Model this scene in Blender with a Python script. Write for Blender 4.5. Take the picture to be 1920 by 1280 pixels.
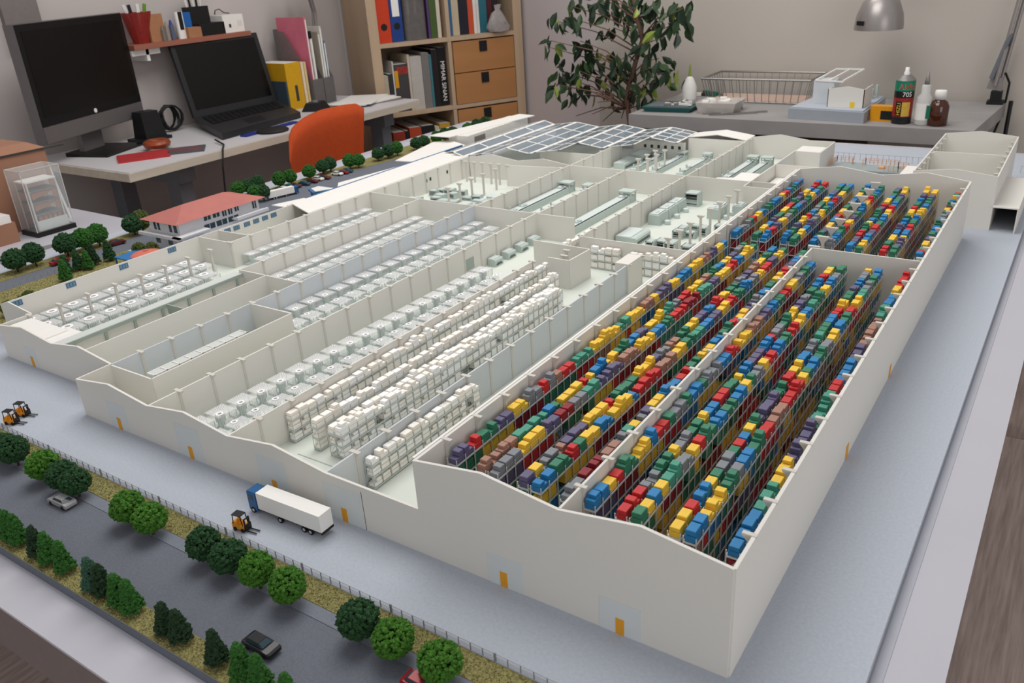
import bpy, math, random
from mathutils import Vector, Matrix
random.seed(7)
for o in list(bpy.data.objects): bpy.data.objects.remove(o)
scene = bpy.context.scene
COL = scene.collection
S = 0.11        # one plan unit of the model, in metres
Z0 = 0.75       # height of the model's base plate above the floor
FL = -Z0 / S    # the floor, in plan units
def W(x, y, z=0.0): return Vector((x*S, y*S, Z0 + z*S))
# ------------------------------------------------------------------ camera
RC = [[0.8310087, 0.5529741, -0.0603667], [0.1853515, -0.3775863, -0.9072339], [-0.5244705, 0.7427302, -0.4162721]]
CC = (1.4337367, -4.4847461, 4.8725834)
cam = bpy.data.cameras.new('camera'); camo = bpy.data.objects.new('camera', cam); COL.objects.link(camo)
cam.sensor_fit = 'HORIZONTAL'; cam.sensor_width = 36; cam.lens = 36*1560.467/1920
cam.clip_start = 0.02; cam.clip_end = 60
r_, d_, f_ = (Vector(v).normalized() for v in RC)
m4 = Matrix((r_, -d_, -f_)).transposed().to_4x4(); m4.translation = W(*CC)
camo.matrix_world = m4
cam.dof.use_dof = True; cam.dof.focus_distance = 1.05; cam.dof.aperture_fstop = 16
scene.camera = camo
# ------------------------------------------------------------------ light
wd = bpy.data.worlds.new('world'); scene.world = wd; wd.use_nodes = True
wd.node_tree.nodes['Background'].inputs['Color'].default_value = (0.98, 0.98, 1.0, 1)
wd.node_tree.nodes['Background'].inputs['Strength'].default_value = 0.46
def area_light(name, loc, target, sx, sy, power, col):
    L = bpy.data.lights.new(name, 'AREA'); L.shape = 'RECTANGLE'; L.size = sx; L.size_y = sy; L.energy = power; L.color = col
    o = bpy.data.objects.new(name, L); COL.objects.link(o); o.location = loc
    o.rotation_euler = (Vector(target) - Vector(loc)).to_track_quat('-Z', 'Y').to_euler(); return o
area_light('ceiling_light', (-0.9, 0.9, 2.75), (-0.9, 0.9, 0), 1.5, 1.5, 35, (1.0, 0.97, 0.94))
area_light('ceiling_light', (-1.2, 2.6, 2.75), (-1.2, 2.6, 0), 1.2, 0.6, 14, (1.0, 0.965, 0.92))
area_light('side_fill_light', (2.6, -1.5, 1.8), (-0.4, 0.9, 0.7), 2.2, 1.5, 23, (1.0, 0.95, 0.93))  # added soft fill from the front right, lifts the side wall and floor
scene.view_settings.view_transform = 'Standard'; scene.view_settings.look = 'None'
scene.view_settings.gamma = 1.0; scene.view_settings.exposure = 0.0; scene.view_settings.use_curve_mapping = False
# ------------------------------------------------------------------ materials
def srgb(r, g, b):
    def c(v):
        v /= 255.0
        return v/12.92 if v <= 0.04045 else ((v+0.055)/1.055)**2.4
    return (c(r), c(g), c(b), 1.0)
MATS = {}
def mat(name, rgb, rough=0.6, metal=0.0, var=0.06, scale=60.0, bump=0.0, bscale=400.0, trans=0.0, alpha=1.0, spec=0.4, wood=False, ior=1.45):
    if name in MATS: return MATS[name]
    m = bpy.data.materials.new(name); m.use_nodes = True; MATS[name] = m
    nt = m.node_tree; b = nt.nodes['Principled BSDF']
    col = srgb(*rgb)
    b.inputs['Roughness'].default_value = rough; b.inputs['Metallic'].default_value = metal
    b.inputs['Specular IOR Level'].default_value = spec; b.inputs['IOR'].default_value = ior
    b.inputs['Transmission Weight'].default_value = trans; b.inputs['Alpha'].default_value = alpha
    b.inputs['Base Color'].default_value = col
    if var > 0:
        tc = nt.nodes.new('ShaderNodeTexCoord'); mp = nt.nodes.new('ShaderNodeMapping')
        nt.links.new(tc.outputs['Object'], mp.inputs['Vector'])
        nz = nt.nodes.new('ShaderNodeTexNoise'); nz.inputs['Scale'].default_value = scale; nz.inputs['Detail'].default_value = 3
        if wood: mp.inputs['Scale'].default_value = (1, 0.06, 1) if wood == 'y' else ((0.06, 1, 1) if wood == 'x' else (1, 1, 0.06))
        nt.links.new(mp.outputs['Vector'], nz.inputs['Vector'])
        rp = nt.nodes.new('ShaderNodeValToRGB')
        rp.color_ramp.elements[0].position = 0.3; rp.color_ramp.elements[1].position = 0.7
        rp.color_ramp.elements[0].color = tuple(c*(1-var) for c in col[:3]) + (1,)
        rp.color_ramp.elements[1].color = tuple(min(1, c*(1+var)) for c in col[:3]) + (1,)
        nt.links.new(nz.outputs['Fac'], rp.inputs['Fac']); nt.links.new(rp.outputs['Color'], b.inputs['Base Color'])
    if bump > 0:
        nb = nt.nodes.new('ShaderNodeTexNoise'); nb.inputs['Scale'].default_value = bscale; nb.inputs['Detail'].default_value = 4
        tc2 = nt.nodes.new('ShaderNodeTexCoord'); nt.links.new(tc2.outputs['Object'], nb.inputs['Vector'])
        bm = nt.nodes.new('ShaderNodeBump'); bm.inputs['Strength'].default_value = bump; bm.inputs['Distance'].default_value = 0.002
        nt.links.new(nb.outputs['Fac'], bm.inputs['Height']); nt.links.new(bm.outputs['Normal'], b.inputs['Normal'])
    return m
M_card = mat('card_white', (222, 219, 212), 0.7, var=0.012, scale=4)
M_cardblue = mat('frosted_panel', (203, 208, 212), 0.5, var=0.01)
M_floor = mat('pale_green_floor', (212, 218, 209), 0.6, var=0.015, scale=20)
M_plate = mat('blue_grey_paper', (176, 182, 192), 0.75, var=0.05, scale=300, bump=0.15, bscale=900)
M_asph = mat('asphalt_paper', (104, 108, 118), 0.85, var=0.10, scale=500, bump=0.3, bscale=1200)
M_grass = mat('model_grass', (139, 132, 84), 0.95, var=0.45, scale=420, bump=1.0, bscale=700)
M_tablewhite = mat('white_laminate', (186, 185, 193), 0.35, var=0.015, scale=8)
M_orange = mat('orange_door', (226, 158, 40), 0.6, var=0.03)
M_panel = mat('door_panel', (212, 217, 217), 0.6, var=0.01)
M_steel = mat('rack_steel', (208, 211, 211), 0.4, 0.1, var=0.05)
M_acryl = mat('clear_acrylic', (240, 241, 243), 0.15, var=0.0, alpha=0.27)
M_rib = mat('white_etch', (248, 246, 246), 0.5, var=0.0)
M_mach = mat('pale_green_resin', (188, 200, 195), 0.55, var=0.03)
M_mach2 = mat('pale_mint_resin', (204, 214, 212), 0.55, var=0.02)
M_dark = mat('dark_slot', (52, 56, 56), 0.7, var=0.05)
M_blueframe = mat('blue_paint', (58, 106, 150), 0.5, var=0.04)
M_glassd = mat('dark_glass', (52, 72, 80), 0.12, var=0.03)
M_black = mat('black_plastic', (26, 26, 27), 0.45, var=0.05)
M_white = mat('white_plastic', (236, 234, 229), 0.45, var=0.01)
# ------------------------------------------------------------------ mesh helpers (coordinates in plan units)
class MB:
    def __init__(s): s.v = []; s.f = []; s.m = []
    def add(s, vs, fs, m=0):
        n = len(s.v); s.v += [tuple(v) for v in vs]; s.f += [tuple(i+n for i in f) for f in fs]; s.m += [m]*len(fs); return s
    def box(s, x0, x1, y0, y1, z0, z1, m=0):
        return s.add([(x0,y0,z0),(x1,y0,z0),(x1,y1,z0),(x0,y1,z0),(x0,y0,z1),(x1,y0,z1),(x1,y1,z1),(x0,y1,z1)],
                     [(0,3,2,1),(4,5,6,7),(0,1,5,4),(1,2,6,5),(2,3,7,6),(3,0,4,7)], m)
    def cbox(s, c, d, rz=0.0, m=0, rx=0.0, ry=0.0):
        M = Matrix.Translation(c) @ Matrix.Rotation(rz, 4, 'Z') @ Matrix.Rotation(ry, 4, 'Y') @ Matrix.Rotation(rx, 4, 'X')
        hx, hy, hz = d[0]/2, d[1]/2, d[2]/2
        vs = [M @ Vector(p) for p in [(-hx,-hy,-hz),(hx,-hy,-hz),(hx,hy,-hz),(-hx,hy,-hz),(-hx,-hy,hz),(hx,-hy,hz),(hx,hy,hz),(-hx,hy,hz)]]
        return s.add(vs, [(0,3,2,1),(4,5,6,7),(0,1,5,4),(1,2,6,5),(2,3,7,6),(3,0,4,7)], m)
    def frus(s, x0, x1, y0, y1, z0, X0, X1, Y0, Y1, z1, m=0):
        return s.add([(x0,y0,z0),(x1,y0,z0),(x1,y1,z0),(x0,y1,z0),(X0,Y0,z1),(X1,Y0,z1),(X1,Y1,z1),(X0,Y1,z1)],
                     [(0,3,2,1),(4,5,6,7),(0,1,5,4),(1,2,6,5),(2,3,7,6),(3,0,4,7)], m)
    def prism(s, poly, z0, z1, m=0):
        n = len(poly); a = sum(poly[i][0]*poly[(i+1)%n][1]-poly[(i+1)%n][0]*poly[i][1] for i in range(n))
        if a < 0: poly = poly[::-1]
        vs = [(x,y,z0) for x,y in poly] + [(x,y,z1) for x,y in poly]
        fs = [tuple(range(n-1,-1,-1)), tuple(range(n,2*n))] + [(i,(i+1)%n,(i+1)%n+n,i+n) for i in range(n)]
        return s.add(vs, fs, m)
    def xprism(s, prof, y0, y1, m=0):      # profile in (x, z), swept along y
        n = len(prof); a = sum(prof[i][0]*prof[(i+1)%n][1]-prof[(i+1)%n][0]*prof[i][1] for i in range(n))
        if a < 0: prof = prof[::-1]
        vs = [(x,y0,z) for x,z in prof] + [(x,y1,z) for x,z in prof]
        fs = [tuple(range(n)), tuple(range(2*n-1,n-1,-1))] + [(i,i+n,(i+1)%n+n,(i+1)%n) for i in range(n)]
        return s.add(vs, fs, m)
    def yprism(s, prof, x0, x1, m=0):      # profile in (y, z), swept along x
        n = len(prof); a = sum(prof[i][0]*prof[(i+1)%n][1]-prof[(i+1)%n][0]*prof[i][1] for i in range(n))
        if a < 0: prof = prof[::-1]
        vs = [(x0,y,z) for y,z in prof] + [(x1,y,z) for y,z in prof]
        fs = [tuple(range(n-1,-1,-1)), tuple(range(n,2*n))] + [(i,(i+1)%n,(i+1)%n+n,i+n) for i in range(n)]
        return s.add(vs, fs, m)
    def cyl(s, a, b, r0, r1=None, n=10, m=0):
        r1 = r0 if r1 is None else r1
        a = Vector(a); b = Vector(b); d = (b-a).normalized()
        u = d.orthogonal().normalized(); w = d.cross(u)
        vs = []
        for c, r in ((a, r0), (b, r1)):
            for i in range(n):
                t = 2*math.pi*i/n; vs.append(c + u*(math.cos(t)*r) + w*(math.sin(t)*r))
        fs = [tuple(range(n-1,-1,-1)), tuple(range(n,2*n))] + [(i,(i+1)%n,(i+1)%n+n,i+n) for i in range(n)]
        return s.add(vs, fs, m)
    def tube(s, pts, r, n=6, m=0):
        pts = [Vector(p) for p in pts]; rs = r if isinstance(r, (list, tuple)) else [r]*len(pts)
        base = len(s.v); u = None; vs = []
        for k, p in enumerate(pts):
            d = (pts[min(k+1, len(pts)-1)] - pts[max(k-1, 0)]).normalized()
            if u is None: u = d.orthogonal().normalized()
            u = (u - d*u.dot(d)); u = u.normalized() if u.length > 1e-6 else d.orthogonal().normalized()
            w = d.cross(u)
            for i in range(n):
                t = 2*math.pi*i/n; vs.append(p + u*(math.cos(t)*rs[k]) + w*(math.sin(t)*rs[k]))
        fs = []
        for k in range(len(pts)-1):
            for i in range(n):
                fs.append((k*n+i, k*n+(i+1)%n, (k+1)*n+(i+1)%n, (k+1)*n+i))
        fs += [tuple(range(n-1,-1,-1)), tuple((len(pts)-1)*n+i for i in range(n))]
        return s.add(vs, fs, m)
    def lathe(s, prof, n=16, c=(0,0,0), m=0, cap=True):
        vs = []; fs = []
        for r, z in prof:
            for i in range(n):
                t = 2*math.pi*i/n; vs.append((c[0]+r*math.cos(t), c[1]+r*math.sin(t), c[2]+z))
        for k in range(len(prof)-1):
            for i in range(n): fs.append((k*n+i, k*n+(i+1)%n, (k+1)*n+(i+1)%n, (k+1)*n+i))
        if cap: fs += [tuple(range(n-1,-1,-1)), tuple((len(prof)-1)*n+i for i in range(n))]
        return s.add(vs, fs, m)
    def mesh(s, name, mats, smooth=False):
        me = bpy.data.meshes.new(name)
        me.from_pydata([(x*S, y*S, z*S) for x, y, z in s.v], [], s.f)
        for mm in (mats if isinstance(mats, (list, tuple)) else [mats]): me.materials.append(mm)
        me.polygons.foreach_set('material_index', s.m)
        if smooth: me.polygons.foreach_set('use_smooth', [True]*len(s.f))
        me.update(); return me
    def build(s, name, mats, parent=None, loc=(0,0,0), rz=0.0, smooth=False):
        return link(name, s.mesh(name, mats, smooth), parent, loc, rz)
def link(name, me, parent=None, loc=(0,0,0), rz=0.0):
    o = bpy.data.objects.new(name, me); COL.objects.link(o)
    if parent is not None: o.parent = parent; o.location = Vector(loc)*S
    else: o.location = W(*loc)
    o.rotation_euler = (0, 0, rz); return o
def tag(o, label, cat, group=None, kind=None):
    o['label'] = label; o['category'] = cat
    if group: o['group'] = group
    if kind: o['kind'] = kind
    return o
def thing(name, label, cat, loc=(0,0,0), rz=0.0, group=None):
    o = bpy.data.objects.new(name, None); COL.objects.link(o); o.empty_display_size = 0.02
    o.location = W(*loc); o.rotation_euler = (0, 0, rz); return tag(o, label, cat, group)
def struct(o): o['kind'] = 'structure'; return o
def stuff(o): o['kind'] = 'stuff'; return o
ORD = ['zeroth','first','second','third','fourth','fifth','sixth','seventh','eighth','ninth','tenth','eleventh','twelfth','thirteenth','fourteenth','fifteenth','sixteenth','seventeenth','eighteenth','nineteenth','twentieth']
def nth(n): return ORD[n] if n <= 20 else str(n) + {1:'st',2:'nd',3:'rd'}.get(n % 10 if n % 100 not in (11,12,13) else 0, 'th')
def rounded(w, h, r, n=5):
    out = []
    for cx, cy, a0 in ((w/2-r, h/2-r, 0), (-w/2+r, h/2-r, 90), (-w/2+r, -h/2+r, 180), (w/2-r, -h/2+r, 270)):
        for i in range(n+1):
            t = math.radians(a0 + 90*i/n); out.append((cx+r*math.cos(t), cy+r*math.sin(t)))
    return out
FONT = None
def text_obj(name, body, size, matname, parent, loc, rot, ext=0.002, align='CENTER'):
    cu = bpy.data.curves.new(name, 'FONT'); cu.body = body; cu.size = size*S; cu.extrude = ext*S; cu.align_x = align; cu.align_y = 'CENTER'
    o = bpy.data.objects.new(name, cu); COL.objects.link(o)
    dg = bpy.context.evaluated_depsgraph_get(); me = bpy.data.meshes.new_from_object(o.evaluated_get(dg))
    bpy.data.objects.remove(o); me.materials.clear(); me.materials.append(MATS[matname])
    t = bpy.data.objects.new(name, me); COL.objects.link(t); t.parent = parent; t.location = Vector(loc)*S; t.rotation_euler = rot
    return t
# ------------------------------------------------------------------ the room
M_wall = mat('grey_wall_paint', (196, 188, 185), 0.85, var=0.03, scale=2, bump=0.1, bscale=60)
M_wall2 = mat('beige_wall_paint', (190, 183, 174), 0.85, var=0.03, scale=2, bump=0.1, bscale=60)
M_lam = [mat('laminate_%d' % i, c, 0.5, var=0.22, scale=130, wood='y', bump=0.1, bscale=200) for i, c in enumerate([(178,158,150),(164,144,137),(188,168,160),(172,152,146)])]
WH = 2.0/S
struct(MB().box(-27.8, -26.95, -12, 24.2, FL, FL+27).build('wall_left', M_wall))
def wallseg(name, a, b, t, m):
    d = Vector((b[0]-a[0], b[1]-a[1])).normalized(); n = Vector((-d.y, d.x))*t
    return struct(MB().prism([a, b, (b[0]+n.x, b[1]+n.y), (a[0]+n.x, a[1]+n.y)], FL, FL+27).build(name, m))
wallseg('wall_corner', (-26.95, 24.2), (-22.6, 32.0), 0.8, M_wall)
wallseg('wall_recess', (-22.9, 30.3), (-14.9, 25.8), 0.8, mat('lavender_wall_paint', (214, 207, 208), 0.85, var=0.03, scale=2))
wallseg('wall_back', (-14.9, 25.8), (12, 25.8), 0.8, M_wall2)
fl = struct(MB().box(-30, 12, -14, 34, FL-0.6, FL-0.12).build('floor', M_lam[1]))
rows_ = [(1.2+1.75*k) for k in range(-16, 6)]
ml = {}
for k, x in enumerate(rows_):
    y = -13 - (k*4.3) % 11
    while y < 33:
        if -29 < x < 11:
            key = (k*3+int(y)) % 4
            if key not in ml: ml[key] = MB().box(0, 1.735, 0, 10.97, FL-0.12, FL).mesh('plank', M_lam[key])
            o = link('plank', ml[key])
            o.parent = fl; o.location = (x*S, y*S, 0)
        y += 11
# two grey duct strips on the wall behind the monitor
M_duct = mat('grey_duct', (128, 120, 116), 0.6, var=0.05)
for i, (y0, y1) in enumerate(((8.25, 8.62), (9.6, 10.75))):
    o = MB().box(-26.95, -26.65-0.1*i, y0, y1, 3.2-FL*0, 16).build('trim_%d' % (i+1), M_duct); struct(o)
# ------------------------------------------------------------------ tables under the model
M_edge = mat('table_edge', (116, 104, 102), 0.6, var=0.04)
t = thing('model_table', 'large white table carrying the factory model in the foreground', 'table', (-7, 8, FL))
def lb(x0, x1, y0, y1, z0, z1, m=0, o=(-7, 8, FL)): return MB().box(x0-o[0], x1-o[0], y0-o[1], y1-o[1], z0-o[2], z1-o[2], m)
lb(-16.35, 1.337, -2.385, 18.9, -0.13, -0.1).build('tabletop', M_tablewhite, t)
lb(-16.3, 1.3, -2.38, 18.85, -0.72, -0.13).build('apron', M_edge, t)
for x in (-15.6, 0.4):
    for y in (-1.4, 17.8): lb(x-0.35, x+0.35, y-0.35, y+0.35, FL, -0.72).build('leg', M_edge, t)
# ------------------------------------------------------------------ model base
base = thing('site_board', 'blue grey site board of the factory model with roads and grass strips', 'site model', (0, 0, -0.1))
def bpart(name, mb, m): return mb.build(name, m, base, (0, 0, 0.1))
bpart('board', MB().box(-15.7, 0.863, -1.98, 18.2, -0.1, 0.0), M_plate)
M_strip = mat('strip_grey', (168, 169, 178), .5, var=.02)
bpart('edge_band', MB().box(-15.7, 0.863, -1.988, -1.981, -0.098, -0.006), M_asph)
bpart('border_strip', MB().box(0.875, 0.955, -1.9, 18.1, -0.1, -0.094), M_strip)
bpart('road', MB().prism([(-15.2,-1.76),(0.863,-1.76),(0.863,-1.13),(-15.2,-1.13)], 0, 0.004), M_asph)
M_pave = mat('pavement_paper', (116, 121, 131), 0.85, var=0.08, scale=500)
bpart('pavement', MB().box(-15.2, 0.863, -1.126, -1.0, 0, 0.008), M_pave)
bpart('road', MB().prism([(-14.92,-1.0),(-14.22,-1.0),(-14.22,5.2),(-14.5,7.6),(-15.15,7.6),(-14.75,3.2)], 0, 0.004), M_asph)
bpart('parking_lot', MB().prism([(-15.1,7.6),(-12.9,7.2),(-12.5,13.4),(-14.35,13.4),(-14.75,10.2)], 0, 0.005), M_asph)
grass_areas = [(-15.2,0.863,-1.98,-1.762,0), (-15.2,0.863,-0.998,-0.76,0)]
for i, (x0,x1,y0,y1,_) in enumerate(grass_areas): bpart('grass_strip', MB().box(x0, x1, y0, y1, 0, 0.012), M_grass)
bpart('grass_strip', MB().prism([(-15.3,-0.7),(-14.93,-0.7),(-14.76,3.2),(-15.16,7.5),(-14.78,10.2),(-14.37,13.2),(-14.3,17.4),(-15.3,17.4)], 0, 0.012), M_grass)
bpart('grass_strip', MB().prism([(-14.2,-0.6),(-12.3,-0.6),(-12.3,4.4),(-14.2,4.4)], 0, 0.01), M_grass)
bpart('grass_strip', MB().prism([(-14.2,13.5),(-13.4,13.5),(-13.4,17.4),(-14.2,17.4)], 0, 0.01), M_grass)
gm = [mat('grass_grain_%d' % i, c, 0.95, var=0) for i, c in enumerate([(160,152,98),(118,116,62),(184,176,128),(96,92,48)])]
g = MB(); rg = random.Random(3)
def grains(x0, x1, y0, y1, n, s0=0.008):
    for _ in range(n):
        x = rg.uniform(x0, x1); y = rg.uniform(y0, y1); a = rg.uniform(0, 6.28); h = rg.uniform(.5, 1.3)*s0; q = rg.uniform(.7, 1.4)*s0
        g.add([(x+q*math.cos(a+k*2.094), y+q*math.sin(a+k*2.094), 0.010) for k in range(3)] + [(x, y, 0.012+h)], [(0,1,3),(1,2,3),(2,0,3)], rg.randrange(4))
grains(-8.8, 0.8, -1.97, -1.77, 7000); grains(-9.2, 0.8, -0.99, -0.77, 8000)
grains(-15.25, -14.95, 1.5, 3.2, 900, .012); grains(-14.15, -12.4, 1.0, 4.3, 3500, .012)
stuff(bpart('grass_grains', g, gm))
# ------------------------------------------------------------------ factory shell
XG = dict(O=-12.05, A=-11.16, B=-9.74, C=-8.33, D=-6.88, F=-5.52, G=-4.065, T=-2.84, M=-1.4, R=0.0)
def gy(k): return 0.412 + 0.4695*k          # column grid along the depth
fac = thing('factory_model', 'white card factory building model with open roof and many partitioned halls', 'factory model', (0, 0, 0.0))
HW = 0.5; TH = 0.022
def fpart(name, mb, m, par=None): return mb.build(name, m, par or fac)
fpart('floor_slab', MB().prism([(-8.33,0.02),(-0.02,0.02),(-0.02,11.2),(-2.85,11.3),(-2.85,12.0),(-3.4,12),(-3.4,16.1),(-12.0,16.1),(-12.0,1.0),(-11.16,1.0),(-11.16,.5),(-8.33,.5)], 0.001, 0.006), M_floor)
def wall(x0, y0, x1, y1, h=HW, z0=0.006, m=None, name='partition_wall', t=TH):
    d = Vector((x1-x0, y1-y0)).normalized(); n = Vector((-d.y, d.x))*t/2
    return fpart(name, MB().prism([(x0+n.x,y0+n.y),(x0-n.x,y0-n.y),(x1-n.x,y1-n.y),(x1+n.x,y1+n.y)], z0, h), m or M_card)
def gable(name, tops, y, t=TH, m=None, z0=0.0, par=None):
    x0, x1 = tops[0][0], tops[-1][0]
    return fpart(name, MB().xprism([(x0, z0)] + list(tops) + [(x1, z0)], y-t/2, y+t/2), m or M_card, par)
def gtops(xs, eave, rise):
    out = [(xs[0], eave)]
    for a, b in zip(xs[:-1], xs[1:]): out += [((a+b)/2, eave+rise), (b, eave)]
    return out
# outer shell
gable('facade_wall', gtops([-8.345,-6.9,-5.48,-4.03], .5, .1) + [(-2.863, .49)], 0.0, .028)
gable('facade_wall', gtops([-2.863,-1.4,0.0], 1.0, .1), 0.0, .028)
wall(-8.345, 0, -8.345, .47, name='outer_wall')
gable('facade_wall', gtops([-11.17,-9.76,-8.345], .5, .1), 0.468, .028)
wall(-11.16, .468, -11.16, .95, name='outer_wall')
gable('facade_wall', [(-12.06,.5),(-11.8,.58),(-11.17,.5)], 0.95)
wall(XG['O'], .95, XG['O'], 7.0, name='outer_wall'); 
wall(0, 0, 0, 11.265, 1.0, 0, name='outer_wall', t=.03)
wall(-2.85, 0, -2.85, 11.265, 1.0, name='outer_wall', t=.03)
gable('rear_wall', gtops([-2.863,-1.4,0.0], 1.0, .1), 11.265, .028)
# partitions
wall(XG['M'], .02, XG['M'], 6.87, 1.0)
wall(XG['M'], 6.87, -.02, 6.87, 1.0)
wall(XG['A'], 4.62, XG['A'], 12.0)
wall(XG['O'], 4.63, XG['A'], 4.63); wall(XG['O'], 5.08, XG['A'], 5.08)
wall(XG['B'], 3.7, XG['B'], 8.35)
wall(XG['C'], .47, XG['C'], 8.35, m=M_cardblue)
wall(-9.09, .55, -9.09, 3.68); wall(XG['B'], 3.68, XG['C'], 3.68)
wall(-8.3, .45, -7.46, .45); wall(-7.46, .45, -7.46, 2.72); wall(XG['C'], 2.72, -7.46, 2.72)
wall(XG['D'], .01, XG['D'], 8.35)
wall(XG['F'], .01, XG['F'], 6.05, .475)
wall(XG['G'], .01, XG['G'], 7.0, .475, m=M_cardblue)
wall(-11.16, 8.4, -9.74, 8.36)
wall(-9.74, 8.35, -6.05, 8.35)
wall(-6.05, 6.95, -4.93, 6.9); wall(-4.93, 6.9, -4.96, 6.28); wall(-4.96, 6.28, -5.35, 6.28)
wall(-5.42, 7.44, -2.85, 7.44)
wall(-8.3, 8.35, -8.27, 12.0); wall(-6.86, 8.35, -6.84, 12.0); wall(-5.42, 7.44, -5.4, 12.0)
gable('partition_wall', gtops([-11.12,-9.7,-8.25], .5, .1), 12.0)
wall(-8.25, 12, -4.0, 11.95)
wall(-9.68, 11.52, -8.26, 11.75); 
wall(-4.0, 11.55, -4.0, 15.0); wall(-4.0, 11.55, -2.86, 11.5); wall(-4.0, 11.97, -3.3, 11.94)
wall(-8.25, 12, -8.25, 14.6); wall(-5.39, 12, -5.39, 16.15)
wall(-8.3, 13.5, -10.0, 13.5, .42)
gable('rear_wall', gtops([-6.86,-5.42,-4.0], .5, .1) + [(-3.42,.5)], 16.15)
gable('rear_wall', gtops([-12.0+.8,-9.76,-8.33,-6.88], .5, .1), 16.3)
wall(-8.3, 15.4, -6.86, 15.4, .42); wall(-6.86, 15.6, -5.39, 15.65)
wall(-3.42, 14.9, -3.42, 16.15, name='outer_wall'); wall(-4.0, 14.93, -3.42, 14.9)
wall(-3.98, 13.53, -2.86, 13.53); wall(-2.86, 11.27, -2.86, 13.53, .5, name='outer_wall')
# the closed white core in the storage hall
fpart('core_block', MB().box(-4.25, -4.02, 6.48, 6.95, 0.006, .5), M_card)
# roofs
fpart('roof_slab', MB().prism([(-11.1,.52),(-10.1,.52),(-10.1,.9),(-11.1,.9)], .44, .46), M_white)
fpart('roof_slab', MB().prism([(-10.22,.5),(-9.88,.5),(-9.88,.98),(-10.22,.98)], .42, .44), M_white)
fpart('roof_slab', MB().prism([(-4.95,12.3),(-4.02,12.3),(-4.02,13.2),(-4.62,13.2),(-4.62,12.7),(-4.95,12.6)], .33, .35), M_white)
fpart('roof_slab', MB().prism([(-3.98,14.95),(-3.44,14.93),(-3.44,15.5),(-3.98,15.5)], .48, .5), M_white)
fpart('floor_panel', MB().prism([(-3.95,12.6),(-2.9,12.6),(-2.9,13.5),(-3.95,13.5)], .2, .22), M_white)
fpart('roof_slab', MB().xprism([(-6.86,.5),(-6.13,.6),(-5.39,.5),(-5.39,.515),(-6.13,.615),(-6.86,.515)], 15.66, 16.3), M_white)
fpart('walkway_roof', MB().prism([(-12.08,7.0),(-11.16,6.6),(-11.16,12.0),(-12.08,12.2)], .5, .52), M_white)
fpart('walkway_stripe', MB().box(-12.13, -12.08, 7.5, 13.0, .47, .525), M_blueframe)
fpart('walkway_roof', MB().prism([(-12.85,7.1),(-12.15,7.1),(-12.15,7.8),(-12.6,7.8)], .36, .38), M_white)
fpart('walkway_wall', MB().box(-12.12, -12.08, 6.9, 12.2, .0, .5), M_card)
fpart('canopy_roof', MB().prism([(-12.6,8.9),(-12.15,8.4),(-12.15,10.9),(-12.3,10.9)], .44, .46), M_white)
fpart('canopy_roof', MB().prism([(-12.78,11.1),(-12.14,11.15),(-12.14,13.2),(-12.9,13.6),(-13.3,13.3)], .46, .48), M_white)
# blue framed entrance canopy
fpart('canopy_frame', MB().prism([(-12.86,8.2),(-12.5,8.0),(-12.2,8.5),(-12.86,8.5)], .42, .46), M_blueframe)
fpart('canopy_top', MB().prism([(-12.8,8.24),(-12.5,8.08),(-12.26,8.46),(-12.8,8.46)], .46, .468), M_card)
for x, y in ((-12.8,8.24),(-12.5,8.06),(-12.3,8.4)): fpart('canopy_post', MB().box(x-.02,x+.02,y-.02,y+.02,0,.42), M_blueframe)
# long low block beside the glass roof
fpart('annex_block', MB().box(-13.0, -12.35, 13.6, 16.6, 0, .62), M_card)
fpart('annex_roof', MB().prism([(-13.45,13.3),(-12.75,13.3),(-12.2,16.75),(-12.8,16.85)], .62, .64), M_white)
fpart('annex_panel', MB().box(-12.349, -12.34, 13.9, 14.4, 0.02, .55), M_duct)
# rear right hall: two rooms, gabled, with a loading tunnel at its side
gable('facade_wall', gtops([-1.01,.35], .96, .08), 11.93)
gable('partition_wall', [(-.98,.93),(.33,.93)], 13.78)
gable('rear_wall', gtops([-1.01,.35], .96, .08), 15.46)
wall(-1.0, 11.93, -1.0, 15.46, .96, 0, name='outer_wall'); wall(.34, 11.93, .34, 15.46, .96, 0, name='outer_wall')
fpart('hall_floor', MB().box(-.99,.33,11.95,15.45,.001,.006), M_floor)
fpart('tunnel_roof', MB().box(.35, .75, 11.85, 14.1, .43, .45), M_card)
fpart('tunnel_wall', MB().box(.73, .75, 11.85, 14.1, 0, .43), M_card)
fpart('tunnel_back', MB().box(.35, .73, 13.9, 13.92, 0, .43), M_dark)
fpart('link_roof', MB().box(-1.62, -1.02, 14.3, 15.1, .28, .3), M_white)
# columns with flared heads
def colmesh(h, shaft=.036, head=.13, dep=.05, hz=.05):
    mb = MB(); s = shaft/2
    mb.box(-s, s, -s, s, 0.006, h-hz)
    mb.frus(-s, s, -s, s, h-hz, -head/2, head/2, -dep/2, dep/2, h-.012); mb.box(-head/2, head/2, -dep/2, dep/2, h-.012, h+.006)
    return mb.mesh('column', M_colm)
M_colm = mat('column_card', (206, 202, 194), 0.7, var=0.01)
CM = colmesh(.5); CML = colmesh(.475); CMW = colmesh(1.0, .03, .11, .04, .06); CMF = colmesh(.985, .04, .16, .05, .09); CMT = colmesh(.94, .03, .1, .04, .05)
def column(x, y, me=None): return link('column', me or CM, fac, (x, y, 0))
for k in range(1, 9): column(XG['A']+.01, gy(k-.0)+.02 if k < 9 else 0)
for k in range(9, 25): column(XG['A']+.005, gy(k))
for k in range(8, 17): column(XG['B'], gy(k))
for k in range(1, 18): column(XG['C'], gy(k))
for k in range(0, 18): column(XG['D'], gy(k))
for k in range(0, 13): column(XG['F'], gy(k)+.03, CML)
for k in range(0, 15): column(XG['G'], gy(k)+.03, CML)
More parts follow.
